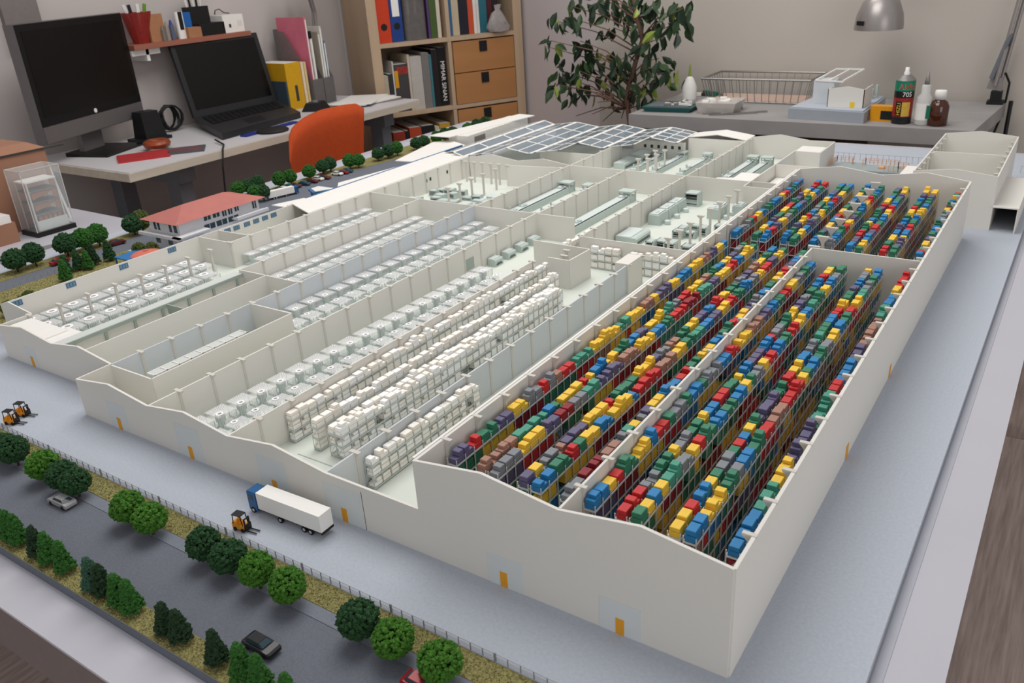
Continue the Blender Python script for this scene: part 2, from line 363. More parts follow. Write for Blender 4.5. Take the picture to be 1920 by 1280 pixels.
for k in range(18, 25): column(-8.28, gy(k)); column(-6.85, gy(k))
for k in range(16, 25): column(-5.41, gy(k))
for k in range(26, 31): column(-8.25, gy(k))
for k in range(26, 34): column(-5.39, gy(k)-.02)
for k in range(6): column(-10.9+.245*k, 11.53)
for y in (9.3, 9.71, 10.15, 10.6, 11.1): column(-9.72, y)
for k in range(16, 24): column(-4.0, gy(k))
for k in range(27, 30): column(-7.05+.0*k, gy(k)); column(-6.85, gy(k)+.1)
column(-5.25, 6.7); column(-4.95-.2, 6.45); column(-5.42, 7.5)
for k in range(0, 23):
    column(-.035, gy(k), CMW); column(-2.815, gy(k), CMW)
for k in range(0, 14): column(XG['M'], gy(k)-.06, CMW)
for k in range(14, 23): column(XG['M'], gy(k), CMF)
for k in range(0, 7):
    column(-.965, 12.2+.46*k, CMT); column(.30, 12.2+.46*k, CMT)
# rails on the wall top of the tall hall
fpart('top_rail', MB().box(-2.90, -2.875, .03, 11.2, .985, 1.0), M_white)
# facade doors
def door(x, y, pw=.36, ph=.32, off=0.0):
    p = fpart('gate_panel', MB().box(x-pw/2, x+pw/2, y-.0165, y-.0145, .0, ph), M_panel)
    MB().box(x-.036+off, x+.036+off, y-.020, y-.0165, .0, .158).build('door_leaf', M_orange, p)
door(-.87, 0); door(-1.95, 0, .36, .32, -.02); door(-3.84, 0, .5, .4); door(-4.83, 0, .44, .42); door(-6.21, 0, .44, .42); door(-7.58, 0, .38, .36)
door(-10.43, .468, .3, .3)
fpart('wall_seam', MB().box(-3.57, -3.565, -.016, -.0142, 0, .44), M_dark)
for y in (3.35, 5.4): fpart('side_door', MB().box(.0155, .019, y-.05, y+.05, 0, .16), M_orange)
fpart('side_door', MB().box(-4.05, -3.95, 7.42, 7.43, .0, .16), M_orange)
fpart('side_door', MB().box(-2.9, -2.868, 10.1, 10.3, .2, .42), M_orange)
# windows in the long left wall
def win(y, w, h, z, par_x):
    p = fpart('window', MB().box(par_x+.0115, par_x+.016, y-w/2, y+w/2, z-h/2, z+h/2), M_blueframe)
    for k in (-1, 0, 1): MB().box(par_x+.016, par_x+.018, y+k*w*.3-w*.1, y+k*w*.3+w*.1, z-h*.36, z+h*.36).build('pane', M_wglass, p)
M_wglass = mat('window_glass', (116, 140, 150), 0.15, var=0.03)
for y in (1.17, 2.07, 3.04, 4.02): win(y, .17, .09, .43, XG['O'])
for y in (5.28, 5.5, 5.76, 5.99, 6.22, 6.45): win(y, .15, .085, .425, XG['O'])
# small dark openings
for x, y, z in ((XG['A'], 8.9, .3), (XG['A'], 10.3, .3), (XG['A'], 10.45, .31), (XG['A'], 11.1, .33)):
    fpart('opening', MB().box(x+.0115, x+.015, y-.03, y+.03, z-.045, z+.03), M_dark)
for k in range(6): fpart('opening', MB().box(-8.0+.19*k, -7.93+.19*k, 15.385, 15.3885, .24, .32), M_dark)
# low glazed partition in the left hall
M_gframe = mat('green_grey_frame', (160, 172, 164), 0.5, var=0.02); M_gl = mat('frosted_glass', (205, 210, 206), 0.35, var=0.01)
gl = fpart('glazed_partition', MB().box(-9.86, -9.67, .52, 3.68, .43, .45), M_gl)
MB().box(-9.67, -9.645, .52, 3.68, .40, .452).build('frame_rail', M_gframe, gl)
for k in range(7): MB().box(-9.67, -9.65, .72+.47*k-.02, .72+.47*k+.02, .006, .40).build('frame_post', M_gframe, gl)
MB().box(-9.64, -9.1, 2.2, 2.22, .3, .45).build('frame_rail', M_gframe, gl)
fpart('glazed_wall', MB().box(-9.69, -9.675, .52, 3.68, .006, .43), M_card)
# ladder-like skylight frame in the narrow room
lf = fpart('skylight_frame', MB().box(-7.56, -7.545, .55, 2.0, .47, .485).box(-7.70, -7.685, .55, 2.0, .47, .485), M_white)
for k in range(9): MB().box(-7.70, -7.545, .55+.18*k-.007, .55+.18*k+.007, .47, .486).build('skylight_bar', M_white, lf)
for k in range(8): MB().box(-7.685, -7.56, .56+.18*k, .72+.18*k, .472, .476).build('pane', M_gl, lf)
fpart('floor_frame', MB().box(-7.95,-7.55,2.3,2.31,.1,.11).box(-7.95,-7.55,2.6,2.61,.1,.11).box(-7.95,-7.94,2.3,2.61,.1,.11).box(-7.56,-7.55,2.3,2.61,.006,.11), M_gframe)
# corridor strip beside the tall hall: framed floor grilles
M_gril = mat('grille_blue', (186, 198, 200), 0.5, var=0.02)
for k in range(22):
    y = .3+.47*k+2.3
    if y < 7.3: fpart('floor_grille', MB().box(-3.12,-2.98,y,y+.3,.006,.02), M_gril)
fpart('floor_line', MB().box(-3.3,-3.285,.1,7.4,.006,.009), M_gframe)
fpart('floor_line', MB().box(-5.2,-4.2,.62,.632,.006,.009), M_gframe)
fpart('wall_sign', MB().box(-6.868,-6.864,6.05,6.3,.1,.3), M_gframe)
# ------------------------------------------------------------------ glass roof over the rear halls
M_pane = mat('roof_glass', (140, 156, 168), 0.05, var=0.0, alpha=0.55, spec=0.8)
def roof_slope(xa, za, xb, zb, ys, y_end, frame_w=.05, mids=1):
    rt = fpart('roof_frame', MB(), M_white) if False else None
    mb = MB(); n = math.hypot(xb-xa, zb-za); tx, tz = (xb-xa)/n, (zb-za)/n
    y0 = ys[0]
    def bar(u0, u1, ya, yb, lift=.012):
        p = lambda u, dz: (xa+tx*u, za+tz*u+dz)
        a, b = p(u0, 0), p(u1, 0)
        mb.add([(a[0],ya,a[1]),(b[0],ya,b[1]),(b[0],yb,b[1]),(a[0],yb,a[1]),(a[0],ya,a[1]+lift),(b[0],ya,b[1]+lift),(b[0],yb,b[1]+lift),(a[0],yb,a[1]+lift)],
               [(0,3,2,1),(4,5,6,7),(0,1,5,4),(1,2,6,5),(2,3,7,6),(3,0,4,7)])
    bar(0, frame_w, y0, y_end); bar(n-frame_w, n, y0, y_end)
    for y in ys + [y_end-.05]: bar(0, n, y, y+.045)
    us = [frame_w + (n-2*frame_w)*k/(mids+1) for k in range(mids+2)]
    for u in us[1:-1]: bar(u-.014, u+.014, y0, y_end)
    o = fpart('roof_frame', mb, M_white)
    for ya, yb in zip(ys, ys[1:] + [y_end]):
        for ua, ub in zip(us[:-1], us[1:]):
            q = MB(); h = .005
            A = (xa+tx*ua, za+tz*ua+.003); B = (xa+tx*ub, za+tz*ub+.003)
            q.add([(A[0],ya,A[1]),(B[0],ya,B[1]),(B[0],yb,B[1]),(A[0],yb,A[1]),(A[0],ya,A[1]+h),(B[0],ya,B[1]+h),(B[0],yb,B[1]+h),(A[0],yb,A[1]+h)],
                  [(0,3,2,1),(4,5,6,7),(0,1,5,4),(1,2,6,5),(2,3,7,6),(3,0,4,7)])
            q.build('pane', M_pane, o)
xs = [-12.0, -11.22, -9.79, -8.35, -6.88]
st = [12.05, 12.1, 12.9, 14.0, 15.1]
for i in range(4):
    a, b = xs[i], xs[i+1]; mid = (a+b)/2 if i else -11.58
    y0 = st[i]; y0b = st[i+1]
    ysl = [y0 + (16.3-y0)*k/4 for k in range(4)]; ysr = [y0b-.2 + (16.3-y0b+.2)*k/4 for k in range(4)]
    roof_slope(a, .5, mid, .6, ysl, 16.3); roof_slope(mid, .6, b, .5, ysr, 16.3, mids=0 if i == 0 else 1)
# ------------------------------------------------------------------ racks and pallet loads
PAL = dict(Y=('yellow',(238,196,66)), B=('blue',(38,124,180)), G=('green',(54,124,96)), T=('teal',(72,150,128)), R=('red',(196,46,48)),
           D=('dark red',(140,32,42)), P=('purple',(98,92,124)), K=('grey',(128,132,138)), N=('brown',(164,122,106)))
for k, (n, c) in PAL.items(): mat('load_'+n.replace(' ', '_'), c, 0.55, var=0.07, scale=160)
CREAM = [mat('load_cream_%d' % i, c, 0.6, var=0.03, scale=90) for i, c in enumerate([(251,247,240),(249,243,234),(252,251,248)])]
def load_geo(mb, x, y, z, v, m, w=.088, l=.122, h=.092):
    # two shrink-wrapped slabs with a seam; the top one may be shorter
    def slab(x0, x1, y0, y1, z0, z1):
        c = .0035
        mb.frus(x0, x1, y0, y1, z0, x0, x1, y0, y1, z1-c, m); mb.frus(x0, x1, y0, y1, z1-c, x0+c, x1-c, y0+c, y1-c, z1, m)
    a, b = x-w/2, x+w/2; c, d = y-l/2, y+l/2
    slab(a, b, c, d, z, z+h*.5)
    if v == 0: slab(a+.003, b-.003, c+.003, d-.003, z+h*.57, z+h)
    elif v == 1: slab(a+.004, b-.004, c+l*.42, d-.003, z+h*.55, z+h)
    elif v == 2: slab(a+.002, b-.002, c+.002, d-.002, z+h*.55, z+h); slab(a+.008, b-.008, c+l*.3, d-.008, z+h*1.04, z+h*1.4)
    elif v == 3: slab(a+.003, b-.003, c+.002, d-l*.4, z+h*.55, z+h*.98)
_lm = {}
def load_mesh(key, m, v, **kw):
    kk = (key, v) + tuple(sorted(kw.items()))
    if kk not in _lm:
        mb = MB(); load_geo(mb, 0, 0, 0, v, 0, **kw); _lm[kk] = mb.mesh('pallet_load', m)
    return _lm[kk]
TIER = [.03, .185, .34, .495, .65, .80]; PIT = .1345
def rack_thing(label, x0, x1, y0, y1, tiers, pit=PIT, post=.0075, above=.05, along='y', rm_=None):
    cx, cy = (x0+x1)/2, (y0+y1)/2
    t = thing('storage_rack', label, 'rack', (cx, cy, 0), 0, 'storage racks of the model')
    for z in tiers:
        mb = MB()
        if along == 'y':
            for x in (x0, x1): mb.box(x-cx-.004, x-cx+.004, y0-cy, y1-cy, z-.014, z)
            for y in (y0, y1): mb.box(x0-cx, x1-cx, y-cy-.004, y-cy+.004, z-.014, z)
        else:
            for y in (y0, y1): mb.box(x0-cx, x1-cx, y-cy-.004, y-cy+.004, z-.014, z)
            for x in (x0, x1): mb.box(x-cx-.004, x-cx+.004, y0-cy, y1-cy, z-.014, z)
        mb.build('beam', rm_ or M_steel, t)
    mb = MB(); h = tiers[-1]+above; L = (y1-y0) if along == 'y' else (x1-x0); n = max(1, round(L/pit))
    for k in range(n+1):
        q = k*L/n
        for side in (0, 1):
            x, y = ((x0, x1)[side], y0+q) if along == 'y' else (x0+q, (y0, y1)[side])
            mb.box(x-cx-post/2, x-cx+post/2, y-cy-post/2, y-cy+post/2, 0.006, h)
        if k % 4 == 0 and along == 'y':
            for za, zb in zip(tiers[:-1], tiers[1:]):
                mb.tube([(x0-cx, y0+q-cy, za), (x1-cx, y0+q-cy, zb)], .003, 3)
    stuff(mb.build('uprights', rm_ or M_steel, t)); return t
SEQ = {
 'L1': 'PPRGGPPYYKKRKNRRTTTYYYYYTTYYYNNYPPPYYBBBYYYNNPPYYBB|BBKKKGRYYBBGGBBBKYRRBGGB',
 'L2a': 'NNNNTTTTBGYYYRYBBYYGGBBPPYYYTTKKRRYYYNNGGBBYYPPKKGG|GGYYBBPPGGYYRRGGPPYYYBBRR',
 'L2b': 'KKKYYYPPDDKKTTPPPPNNNYYYBBGGRRRDDDTTTPPYYYRRBBYYYGG|BBRRPPYYKKGGBBPPGGYYBBGGRR',
 'L3a': 'PYKKNPPPYYYRGGGGYYYPKKNNGGYYPPBBRRYYGGKKPPNNYYGGBBY|BBGGPPYYRRBBKKGGYYBBPPGGBB',
 'L3b': 'BBGGRGYYBBYYYBRRRRNNNYYGGTTBBPPYYRRGGBBKKYYRRPPYYGG|GGYYBBPPKKYYGGBBRRPPYYGGBB',
 'L4': 'KKDDDNNKTYKPYYBBBRRGGYYYBBGGRRYYPPKKBBGGYYRRPPBBGGY|BBGGPPYYBBRRYYGGKKBBYYGGBB',
 'R1': 'BBYRGGYYBRRGKKGBBGKKKBBRRYYYNNNPPBBGGRRYYKKGGBBY|KKBBGGRRYYPPGGBBYYRRGGBBGGYY',
 'R2a': 'RRRKKGGYKKGGYBBRRGGYBBPPPBBRKKGGYYPPKKGGBBRRYYGG|BBPPRRGGYYBBGGPPRRYYBBGGPPBB',
 'R2b': 'GYBYTTKKYRGGBBGGBBYGKKYRRBBGGRRYYBBTTGGYYBBKKGGY|GYYBBPPRRGGBBYYRRBBGGPPYYGGG',
 'R3a': 'YYRBBYGKKGRBYGPPPPGGRRYYBBKKTTGGBBRRYYGGPPBBKKYY|RRGGYYBBPPBBGGYYRRGGBBPPYYRR',
 'R3b': 'BBYYYGGKBBGGRRNNNRRRRYGBBGGKKYYBBGGRRYYTTKKGGBBY|GGPPPYBBRRGGBBYYYYBBGGPPYYBB',
 'R4': 'BBBBTTTYYYPPPPPTTTTTRRBBBBPPPNNNNNNTTTBBBYYRRRRR|BRTYYPPGBBBGBBKKGYRGBBKYGRRG'}
RX = {'L1':-2.72,'L2a':-2.40,'L2b':-2.272,'L3a':-1.962,'L3b':-1.834,'L4':-1.548,'R1':-1.322,'R2a':-1.04,'R2b':-.912,'R3a':-.592,'R3b':-.464,'R4':-.128}
RD = {'L1':'rack beside the corridor wall','L2a':"left column of left hall's first double rack",'L2b':"right column of left hall's first double rack",
      'L3a':"left column of left hall's second double rack",'L3b':"right column of left hall's second double rack",'L4':'rack left of the central partition',
      'R1':'rack right of the central partition','R2a':"left column of right hall's first double rack",'R2b':"right column of right hall's first double rack",
      'R3a':"left column of right hall's second double rack",'R3b':"right column of right hall's second double rack",'R4':'rack along the outer wall'}
rl = random.Random(11); camv = Vector(CC); cand = []; low = MB(); loadmats = [MATS['load_'+PAL[k][0].replace(' ', '_')] for k in PAL]; KI = {k: i for i, k in enumerate(PAL)}
for rk, seq in SEQ.items():
    a, b = seq.split('|'); x = RX[rk]; left = rk[0] == 'L'
    segs = [(.345, a, 7.2 if left else 6.80), (7.45, b, 11.08)]
    idx = 0
    for si, (y0, sq, ymax) in enumerate(segs):
        n = int((ymax-y0)/PIT); y1 = y0+n*PIT
        rd = RD[rk].replace('left column of', '').replace('right column of', '').strip()
        rack_thing(('tall steel rack row, %s, %s' % (RD[rk], 'near half' if si == 0 else 'far half')), x-.052, x+.052, y0, y1, TIER)
        for k in range(n):
            idx += 1; y = y0+(k+.5)*PIT
            c = sq[k] if k < len(sq) else rl.choice('YBGRPKTB')
            if si == 0 and rl.random() < .03: pass
            v = rl.choice([0,0,0,0,1,2,3]); cand.append(((Vector((x,y,.85))-camv).length, rk, idx, c, v, x, y))
    # lower tiers
    for ti in range(5):
        for si, (y0, sq, ymax) in enumerate(segs):
            n = int((ymax-y0)/PIT); run = 0; c = 'Y'
            for k in range(n):
                if run <= 0: c = rl.choice('YYYYBBGGRRDDPTN'); run = rl.randint(1, 4)
                run -= 1
                if rl.random() < .12: continue
                y = y0+(k+.5)*PIT; z = TIER[ti]; w = .086; l = .12; h = rl.choice([.095,.11,.12])
                low.box(x-w/2, x+w/2, y-l/2, y+l/2, z, z+h*.5, KI[c]); low.box(x-w/2+.003, x+w/2-.003, y-l/2+.003, y+l/2-.003, z+h*.52, z+h, KI[c])
cand.sort(key=lambda q: q[0])
for i, (d, rk, idx, c, v, x, y) in enumerate(cand):
    hh = .105 if rl.random() < .5 else .085
    if i < 300:
        nm = PAL[c][0]
        o = link('pallet_load', load_mesh(c, MATS['load_'+nm.replace(' ', '_')], v, h=hh), None, (x, y, TIER[5]+.001))
        tag(o, '%s pallet load, %s from the facade, %s' % (nm, nth(idx), RD[rk]), 'pallet load', 'coloured pallet loads on the top tier')
    else: load_geo(low, x, y, TIER[5]+.001, v, KI[c], h=hh)
o = low.build('pallet_loads', loadmats); tag(o, 'coloured pallet loads filling the lower tiers and the far end of the tall racks', 'pallet loads', kind='stuff')
# white goods racks in the low storage hall
WT = [.03, .165, .295]; M_wsteel = mat('white_rack_steel', (196,204,202), .4, .1, var=.03)
wcand = []; wlow = MB()
def white_rack(label, short, x, y0, y1, w=.1, along='y'):
    if along == 'y':
        n = int((y1-y0)/PIT); rack_thing(label, x-w/2, x+w/2, y0, y0+n*PIT, WT, above=.05, rm_=M_wsteel, post=.006)
        for ti, z in enumerate(WT):
            for k in range(n):
                if ti < 2 and rl.random() < .06: continue
                y = y0+(k+.5)*PIT; wcand.append((ti, short, k+1, x, y, z, 0.0))
    else:
        n = int((y1-y0)/PIT); rack_thing(label, y0, y0+n*PIT, x-w/2, x+w/2, WT, above=.05, along='x', rm_=M_wsteel, post=.006)
        for ti, z in enumerate(WT):
            for k in range(n): wcand.append((ti, short, k+1, y0+(k+.5)*PIT, x, z, math.pi/2))
white_rack('white goods rack against the partition beside the looms', 'rack against the loom partition', -5.445, .78, 6.5)
white_rack('slim free-standing white goods rack in the storage hall', 'slim free-standing rack', -5.05, .79, 6.05)
white_rack('left row of the white double goods rack', 'left row of the double rack', -4.79, .79, 5.5)
white_rack('right row of the white double goods rack', 'right row of the double rack', -4.68, .79, 5.5)
white_rack('short white goods rack beside the frosted wall', 'short rack beside the frosted wall', -3.99, .52, 2.5)
white_rack('white goods rack beyond the core walls', 'rack beyond the core walls', -5.62, 7.05, 8.3)
white_rack('left white rack standing before the cross wall', 'left rack before the cross wall', 7.36, -5.15, -4.55, along='x')
white_rack('right white rack standing before the cross wall', 'right rack before the cross wall', 7.36, -4.42, -3.2, along='x')
def wpri(q): return (0 if q[0] == 2 else 1, (Vector(q[3:6])-camv).length)
wcand.sort(key=wpri)
tn = ['bottom', 'middle', 'top']
for i, (ti, short, k, x, y, z, rz) in enumerate(wcand):
    v = rl.choice([0,0,0,1,2,3]) if ti == 2 else rl.choice([0,0,1]); hh = rl.choice([.075,.085,.095]) if ti == 2 else rl.choice([.08,.1])
    mi = rl.randrange(3)
    if i < 300:
        o = link('goods_load', load_mesh('W%d' % mi, CREAM[mi], v, h=hh, w=.085), None, (x, y, z+.001), rz)
        tag(o, 'cream pallet load, %s from %s, %s tier, %s' % (nth(k), 'the left' if rz else 'the facade', tn[ti], short), 'pallet load', 'cream pallet loads in the storage hall')
    else:
        if rz: wlow.box(x-.06, x+.06, y-.042, y+.042, z, z+hh, mi)
        else: wlow.box(x-.042, x+.042, y-.06, y+.06, z, z+hh, mi)
o = wlow.build('goods_loads', CREAM); tag(o, 'cream pallet loads on the lower tiers at the far end of the storage hall', 'pallet loads', kind='stuff')
# ------------------------------------------------------------------ circular looms under clear plates
M_drum = mat('drum_resin', (204, 214, 209), .5, var=.02)
def loom_meshes(size, ringr, ox, oy, nrib, hp):
    h = size/2
    pl = MB().box(-h, h, -h, h, hp, hp+.010).mesh('cover_plate', M_acryl)
    rg_ = MB(); n = 18
    vs = []; 
    for r in (ringr*.5, ringr):
        for z in (hp+.010, hp+.016):
            vs += [(ox+r*math.cos(2*math.pi*i/n), oy+r*math.sin(2*math.pi*i/n), z) for i in range(n)]
    fs = []
    for i in range(n):
        j = (i+1) % n
        fs += [(n+i, 3*n+i, 3*n+j, n+j), (2*n+i, 2*n+j, 3*n+j, 3*n+i), (0*n+i, n+i, n+j, j)]
    rg_.add(vs, fs); ring = rg_.mesh('ring', M_rib)
    rb = MB()
    for k in range(nrib):
        a = 2*math.pi*(k+.5)/nrib; c, s_ = math.cos(a), math.sin(a); e = []
        tmax = 9
        if c > 1e-6: tmax = min(tmax, (h-.008-ox)/c)
        if c < -1e-6: tmax = min(tmax, (-h+.008-ox)/c)
        if s_ > 1e-6: tmax = min(tmax, (h-.008-oy)/s_)
        if s_ < -1e-6: tmax = min(tmax, (-h+.008-oy)/s_)
        if tmax > ringr*1.25:
            w = .0022; p0 = (ox+c*ringr*1.15, oy+s_*ringr*1.15); p1 = (ox+c*tmax, oy+s_*tmax)
            rb.add([(p0[0]-s_*w, p0[1]+c*w, hp+.0115), (p0[0]+s_*w, p0[1]-c*w, hp+.0115), (p1[0]+s_*w, p1[1]-c*w, hp+.0115), (p1[0]-s_*w, p1[1]+c*w, hp+.0115)], [(0,1,2,3)])
    # hanging threads along two edges
    for k in range(12):
        q = -h+.012+k*(size-.024)/11
        rb.box(h-.006, h-.003, q-.0015, q+.0015, .05, hp); rb.box(q-.0015, q+.0015, h-.006, h-.003, .05, hp)
    ribs = rb.mesh('threads', M_rib)
    b = MB().lathe([(ringr*1.5, .006), (ringr*1.5, .05), (ringr*.9, .06), (ringr*.9, hp*.6), (ringr*1.3, hp*.65), (ringr*1.3, hp)], 10, (ox, oy, 0))
    drum = b.mesh('drum', M_drum)
    fr = MB().box(-h+.01, h-.01, -h+.01, h-.01, .006, .028)
    for x in (-h+.006, h-.006):
        for y in (-h+.006, h-.006): fr.box(x-.005, x+.005, y-.005, y+.005, .006, hp)
    frame = fr.mesh('frame', M_mach2)
    return [('cover_plate', pl), ('ring', ring), ('threads', ribs), ('drum', drum), ('frame', frame)]
LA = loom_meshes(.26, .048, .065, -.06, 40, .21); LB = loom_meshes(.26, .045, -.085, -.02, 36, .17); LC = loom_meshes(.33, .085, -.045, -.02, 44, .17)
def loom(ms, x, y, label, grp):
    t = thing('circular_loom', label, 'loom', (x, y, 0), 0, grp)
    for n_, me in ms:
        o = link(n_, me, t)
        if n_ == 'threads': stuff(o)
def loom_rows(bay, xl, xr, y0, y1, pit, desc):
    k = 0; y = y0
    while y < y1:
        k += 1
        if xl is not None: loom(LA, xl-.065, y+.06, 'tall clear-topped loom, %s from front, left row, %s' % (nth(k), desc), 'looms in ' + desc)
        if xr is not None: loom(LB, xr+.085, y+.02, 'low clear-topped loom, %s from front, right row, %s' % (nth(k), desc), 'looms in ' + desc)
        y += pit
loom_rows('DF', -6.42, -6.17, .26, 6.1, .315, 'the hall beside the white racks')
loom_rows('CD', -8.10, -7.86, 3.02, 8.1, .315, 'the frosted-walled loom hall')
loom_rows('BC', -9.50, -9.33, 4.0, 8.1, .278, 'the third loom hall')
loom_rows('AB', -10.95, -10.75, 4.9, 8.2, .278, 'the loom hall by the left wall')
for r_i, (x, y0, n) in enumerate(((-10.96, .95, 9), (-11.41, 1.22, 9), (-11.85, 1.2, 9))):
    for k in range(n):
        loom(LC, x+.045, y0+.36*k+.02, 'wide ring-topped loom, %s from front, %s row of the left hall' % (nth(k+1), ('right', 'middle', 'left')[r_i]), 'ring-topped looms in the left hall')
# ------------------------------------------------------------------ pale green machine models
def long_line(label, x, y0, y1, w=.26, h=.12, cage=True, hoods=2):
    L = y1-y0; t = thing('process_line', label, 'machine', (x, (y0+y1)/2, 0.006), 0, 'pale green machine models'); c = L/2; h2 = w/2
    MB().frus(-h2, h2, -c, c, 0, -h2*.94, h2*.94, -c, c, h).build('body', M_mach, t)
    MB().box(-h2*.9, h2*.9, -c+.02, c-.02, h, h+.012).build('deck', M_mach2, t)
    for k in range(hoods):
        y = -c+.25+k*.38
        if y > c-.4: break
        q = MB(); n = 9
        q.cyl((0, y, h+.012), (0, y, h+.035), .05, .05, 9); q.box(-h2*.5, h2*.3, y-.14, y-.07, h+.012, h+.03)
        q.cyl((-h2*.45, y-.1, h+.012), (-h2*.45, y-.1, h+.10), .022, .022, 8)
        q.build('hood', M_mach, t)
    MB().box(-h2-.001, h2*.2, -c-.002, -c+.004, h*.35, h*.85).build('end_panel', M_mach2, t)
    MB().box(h2*.55, h2*.85, -c+.1, c-.3, h+.012, h+.016).build('slot', M_dark if cage else M_mach, t)
    if cage:
        q = MB(); y = c-.12
        for a in (-h2, h2):
            for b in (y-.12, y+.1): q.box(a-.012, a+.012, b-.012, b+.012, 0, h+.1)
        q.box(-h2-.02, h2+.02, y-.14, y+.12, h+.085, h+.115); q.box(-h2, h2, y-.12, y-.1, h+.03, h+.045)
        q.build('cage', M_mach, t)
        MB().box(-h2*.6, h2*.6, y-.3, y-.18, h+.012, h+.045).build('roller_bed', M_mach2, t)
        MB().box(h2*.0, h2*.5, y-.26, y-.22, h+.045, h+.05).build('slot', M_dark, t)
    return t
def module_machine(label, x, y, n, w=.3, l=.42, h=.2):
    t = thing('dyeing_machine', label, 'machine', (x, y, 0.006), 0, 'pale green machine models')
    for k in range(n):
        yy = k*(l+.03)
        MB().frus(-w/2, w/2, yy, yy+l, 0, -w/2+.01, w/2-.01, yy, yy+l, h).build('cabinet', M_mach, t)
        MB().box(-w*.44, w*.44, yy+.03, yy+l-.02, h, h+.02).build('lid', M_mach2, t)
        MB().box(-w*.1, w*.08, yy+l*.3, yy+l*.55, h+.02, h+.028).build('hatch', M_mach, t)
        MB().box(w*.3, w*.36, yy+.04, yy+l-.04, h+.02, h+.024).build('slot', M_dark, t)
        MB().lathe([(.05,0),(.06,.02),(.06,.07),(.03,.085)], 12, (w/2+.09, yy+l*.4, 0)).build('kettle', M_mach2, t)
    return t
def frame_machine(label, x, y, w=.22, l=.2, h=.16, slots=4, rz=0.0):
    t = thing('frame_machine', label, 'machine', (x, y, 0.006), rz, 'pale green machine models')
    q = MB()
    for a in (-w/2, w/2): q.box(a-.012, a+.012, -l/2, l/2, 0, h)
    q.box(-w/2, w/2, -l/2, l/2, h-.025, h); q.build('frame', M_mach, t)
    MB().box(-w/2+.012, w/2-.012, -l/2+.02, l/2-.02, 0, h*.4).build('bed', M_mach2, t)
    for k in range(slots):
        z = .03+k*(h-.05)/slots
        MB().box(-w/2+.012, w/2-.012, -l/2+.004, l/2-.004, z+h*.06, z+h*.1).build('roller', M_mach if k % 2 else M_dark, t)
    return t
def cabinet_machine(label, x, y, w=.16, l=.24, h=.13):
    h *= .95; t = thing('winding_machine', label, 'machine', (x, y, 0.006), 0, 'pale green machine models')
    MB().xprism([(-w/2,0),(w/2,0),(w/2,h*.84),(w*.42,h),(-w/2,h)], -l/2, l/2).build('body', M_mach, t)
    MB().box(-w/2, w*.2, -l/2+.01, l/2-.01, h, h+.012).build('top', M_mach2, t)
    MB().box(w/2, w/2+.004, -l/2+.03, l/2-.03, h*.2, h*.32).build('slot', M_dark, t)
    MB().box(w/2, w/2+.004, -l/2+.05, l/2-.06, h*.4, h*.48).build('slot', M_dark, t)
    return t
for k in range(4): cabinet_machine('pale green winding machine, %s along the storage hall wall' % nth(k+1), -6.76+.0*k, 6.78+.42*k)
long_line('long pale green line in the hall behind the frosted loom hall', -8.1, 9.2, 11.7, .28, .12)
long_line('narrow pale green line beside the long line', -7.6, 9.2, 11.8, .16, .08, hoods=3)
long_line('long pale green line with front panel behind the cross wall', -6.45, 8.6, 11.45, .27, .13)
module_machine('three linked pale green dyeing cabinets with kettles', -5.2, 9.95, 3, .25)
cabinet_machine('wide pale green machine with high end plate near the cross wall', -5.15, 8.95, .42, .6, .15)
frame_machine('pale green cage machine at the end of the dyeing cabinets', -5.05, 11.55, .28, .25, .28, 3)
rm = random.Random(5)
cl = [(-4.45,8.7),(-4.25,8.62),(-4.6,8.55),(-4.0,8.8),(-4.45,9.4),(-4.25,9.5),(-4.08,9.72),(-4.5,9.75),(-4.35,10.0),(-3.9,10.1),(-3.75,10.35),(-3.6,10.55)]
dirs = ['front left','front centre','far left','front right','middle left','middle','middle right','rear left','rear centre','near the tall hall wall','second near the tall hall wall','rearmost near the tall hall wall']
for (x, y), d in zip(cl, dirs): frame_machine('pale green slatted machine, %s of the cluster between columns' % d, x, y, rm.uniform(.14,.2), rm.uniform(.14,.22), rm.uniform(.1,.2), 5)
module_machine('pair of tall pale green tanks by the columns', -4.3, 10.75, 2, .28, .25, .2)
module_machine('single tall pale green tank near the far corner', -3.95, 11.1, 1, .22, .3, .2)
for k in range(18):
    x = -10.85 + (k % 5)*.33 + rm.uniform(-.06,.06); y = 9.35 + (k//5)*.36 + rm.uniform(-.08,.08)
    frame_machine('small pale green machine, %s in row %s of the left rear hall' % (nth(k % 5+1), ['one','two','three','four'][k//5]), x, y, rm.uniform(.18,.3), rm.uniform(.12,.2), rm.uniform(.07,.14), 2, rm.uniform(-.3,.3))
for k in range(4): cabinet_machine('flat ribbed pale green machine, %s in the left rear hall' % nth(k+1), -9.55+.14*k, 9.7+.36*k, .34, .26, .07)
cabinet_machine('long pale green boxed machine, near one of a pair in the rear hall', -7.95, 14.25, .3, .75, .15)
cabinet_machine('long pale green boxed machine, far one of a pair in the rear hall', -7.9, 15.05, .32, .62, .18)
long_line('left pale green line among columns in the rear hall', -7.45, 13.6, 15.4, .17, .09, hoods=3)
long_line('middle pale green line among columns in the rear hall', -6.9, 13.5, 15.45, .2, .1)
long_line('right pale green line in the rear hall', -6.25, 13.6, 15.5, .17, .09)
long_line('left pale green line in the rear right hall', -5.1, 13.3, 15.5, .22, .1)
long_line('right pale green line in the rear right hall', -4.75, 13.4, 15.5, .22, .1)
for k in range(3): frame_machine('pale green machine under the glass roof, %s from the left' % nth(k+1), -9.6+.5*k, 13.8, .3, .25, .18, 3)
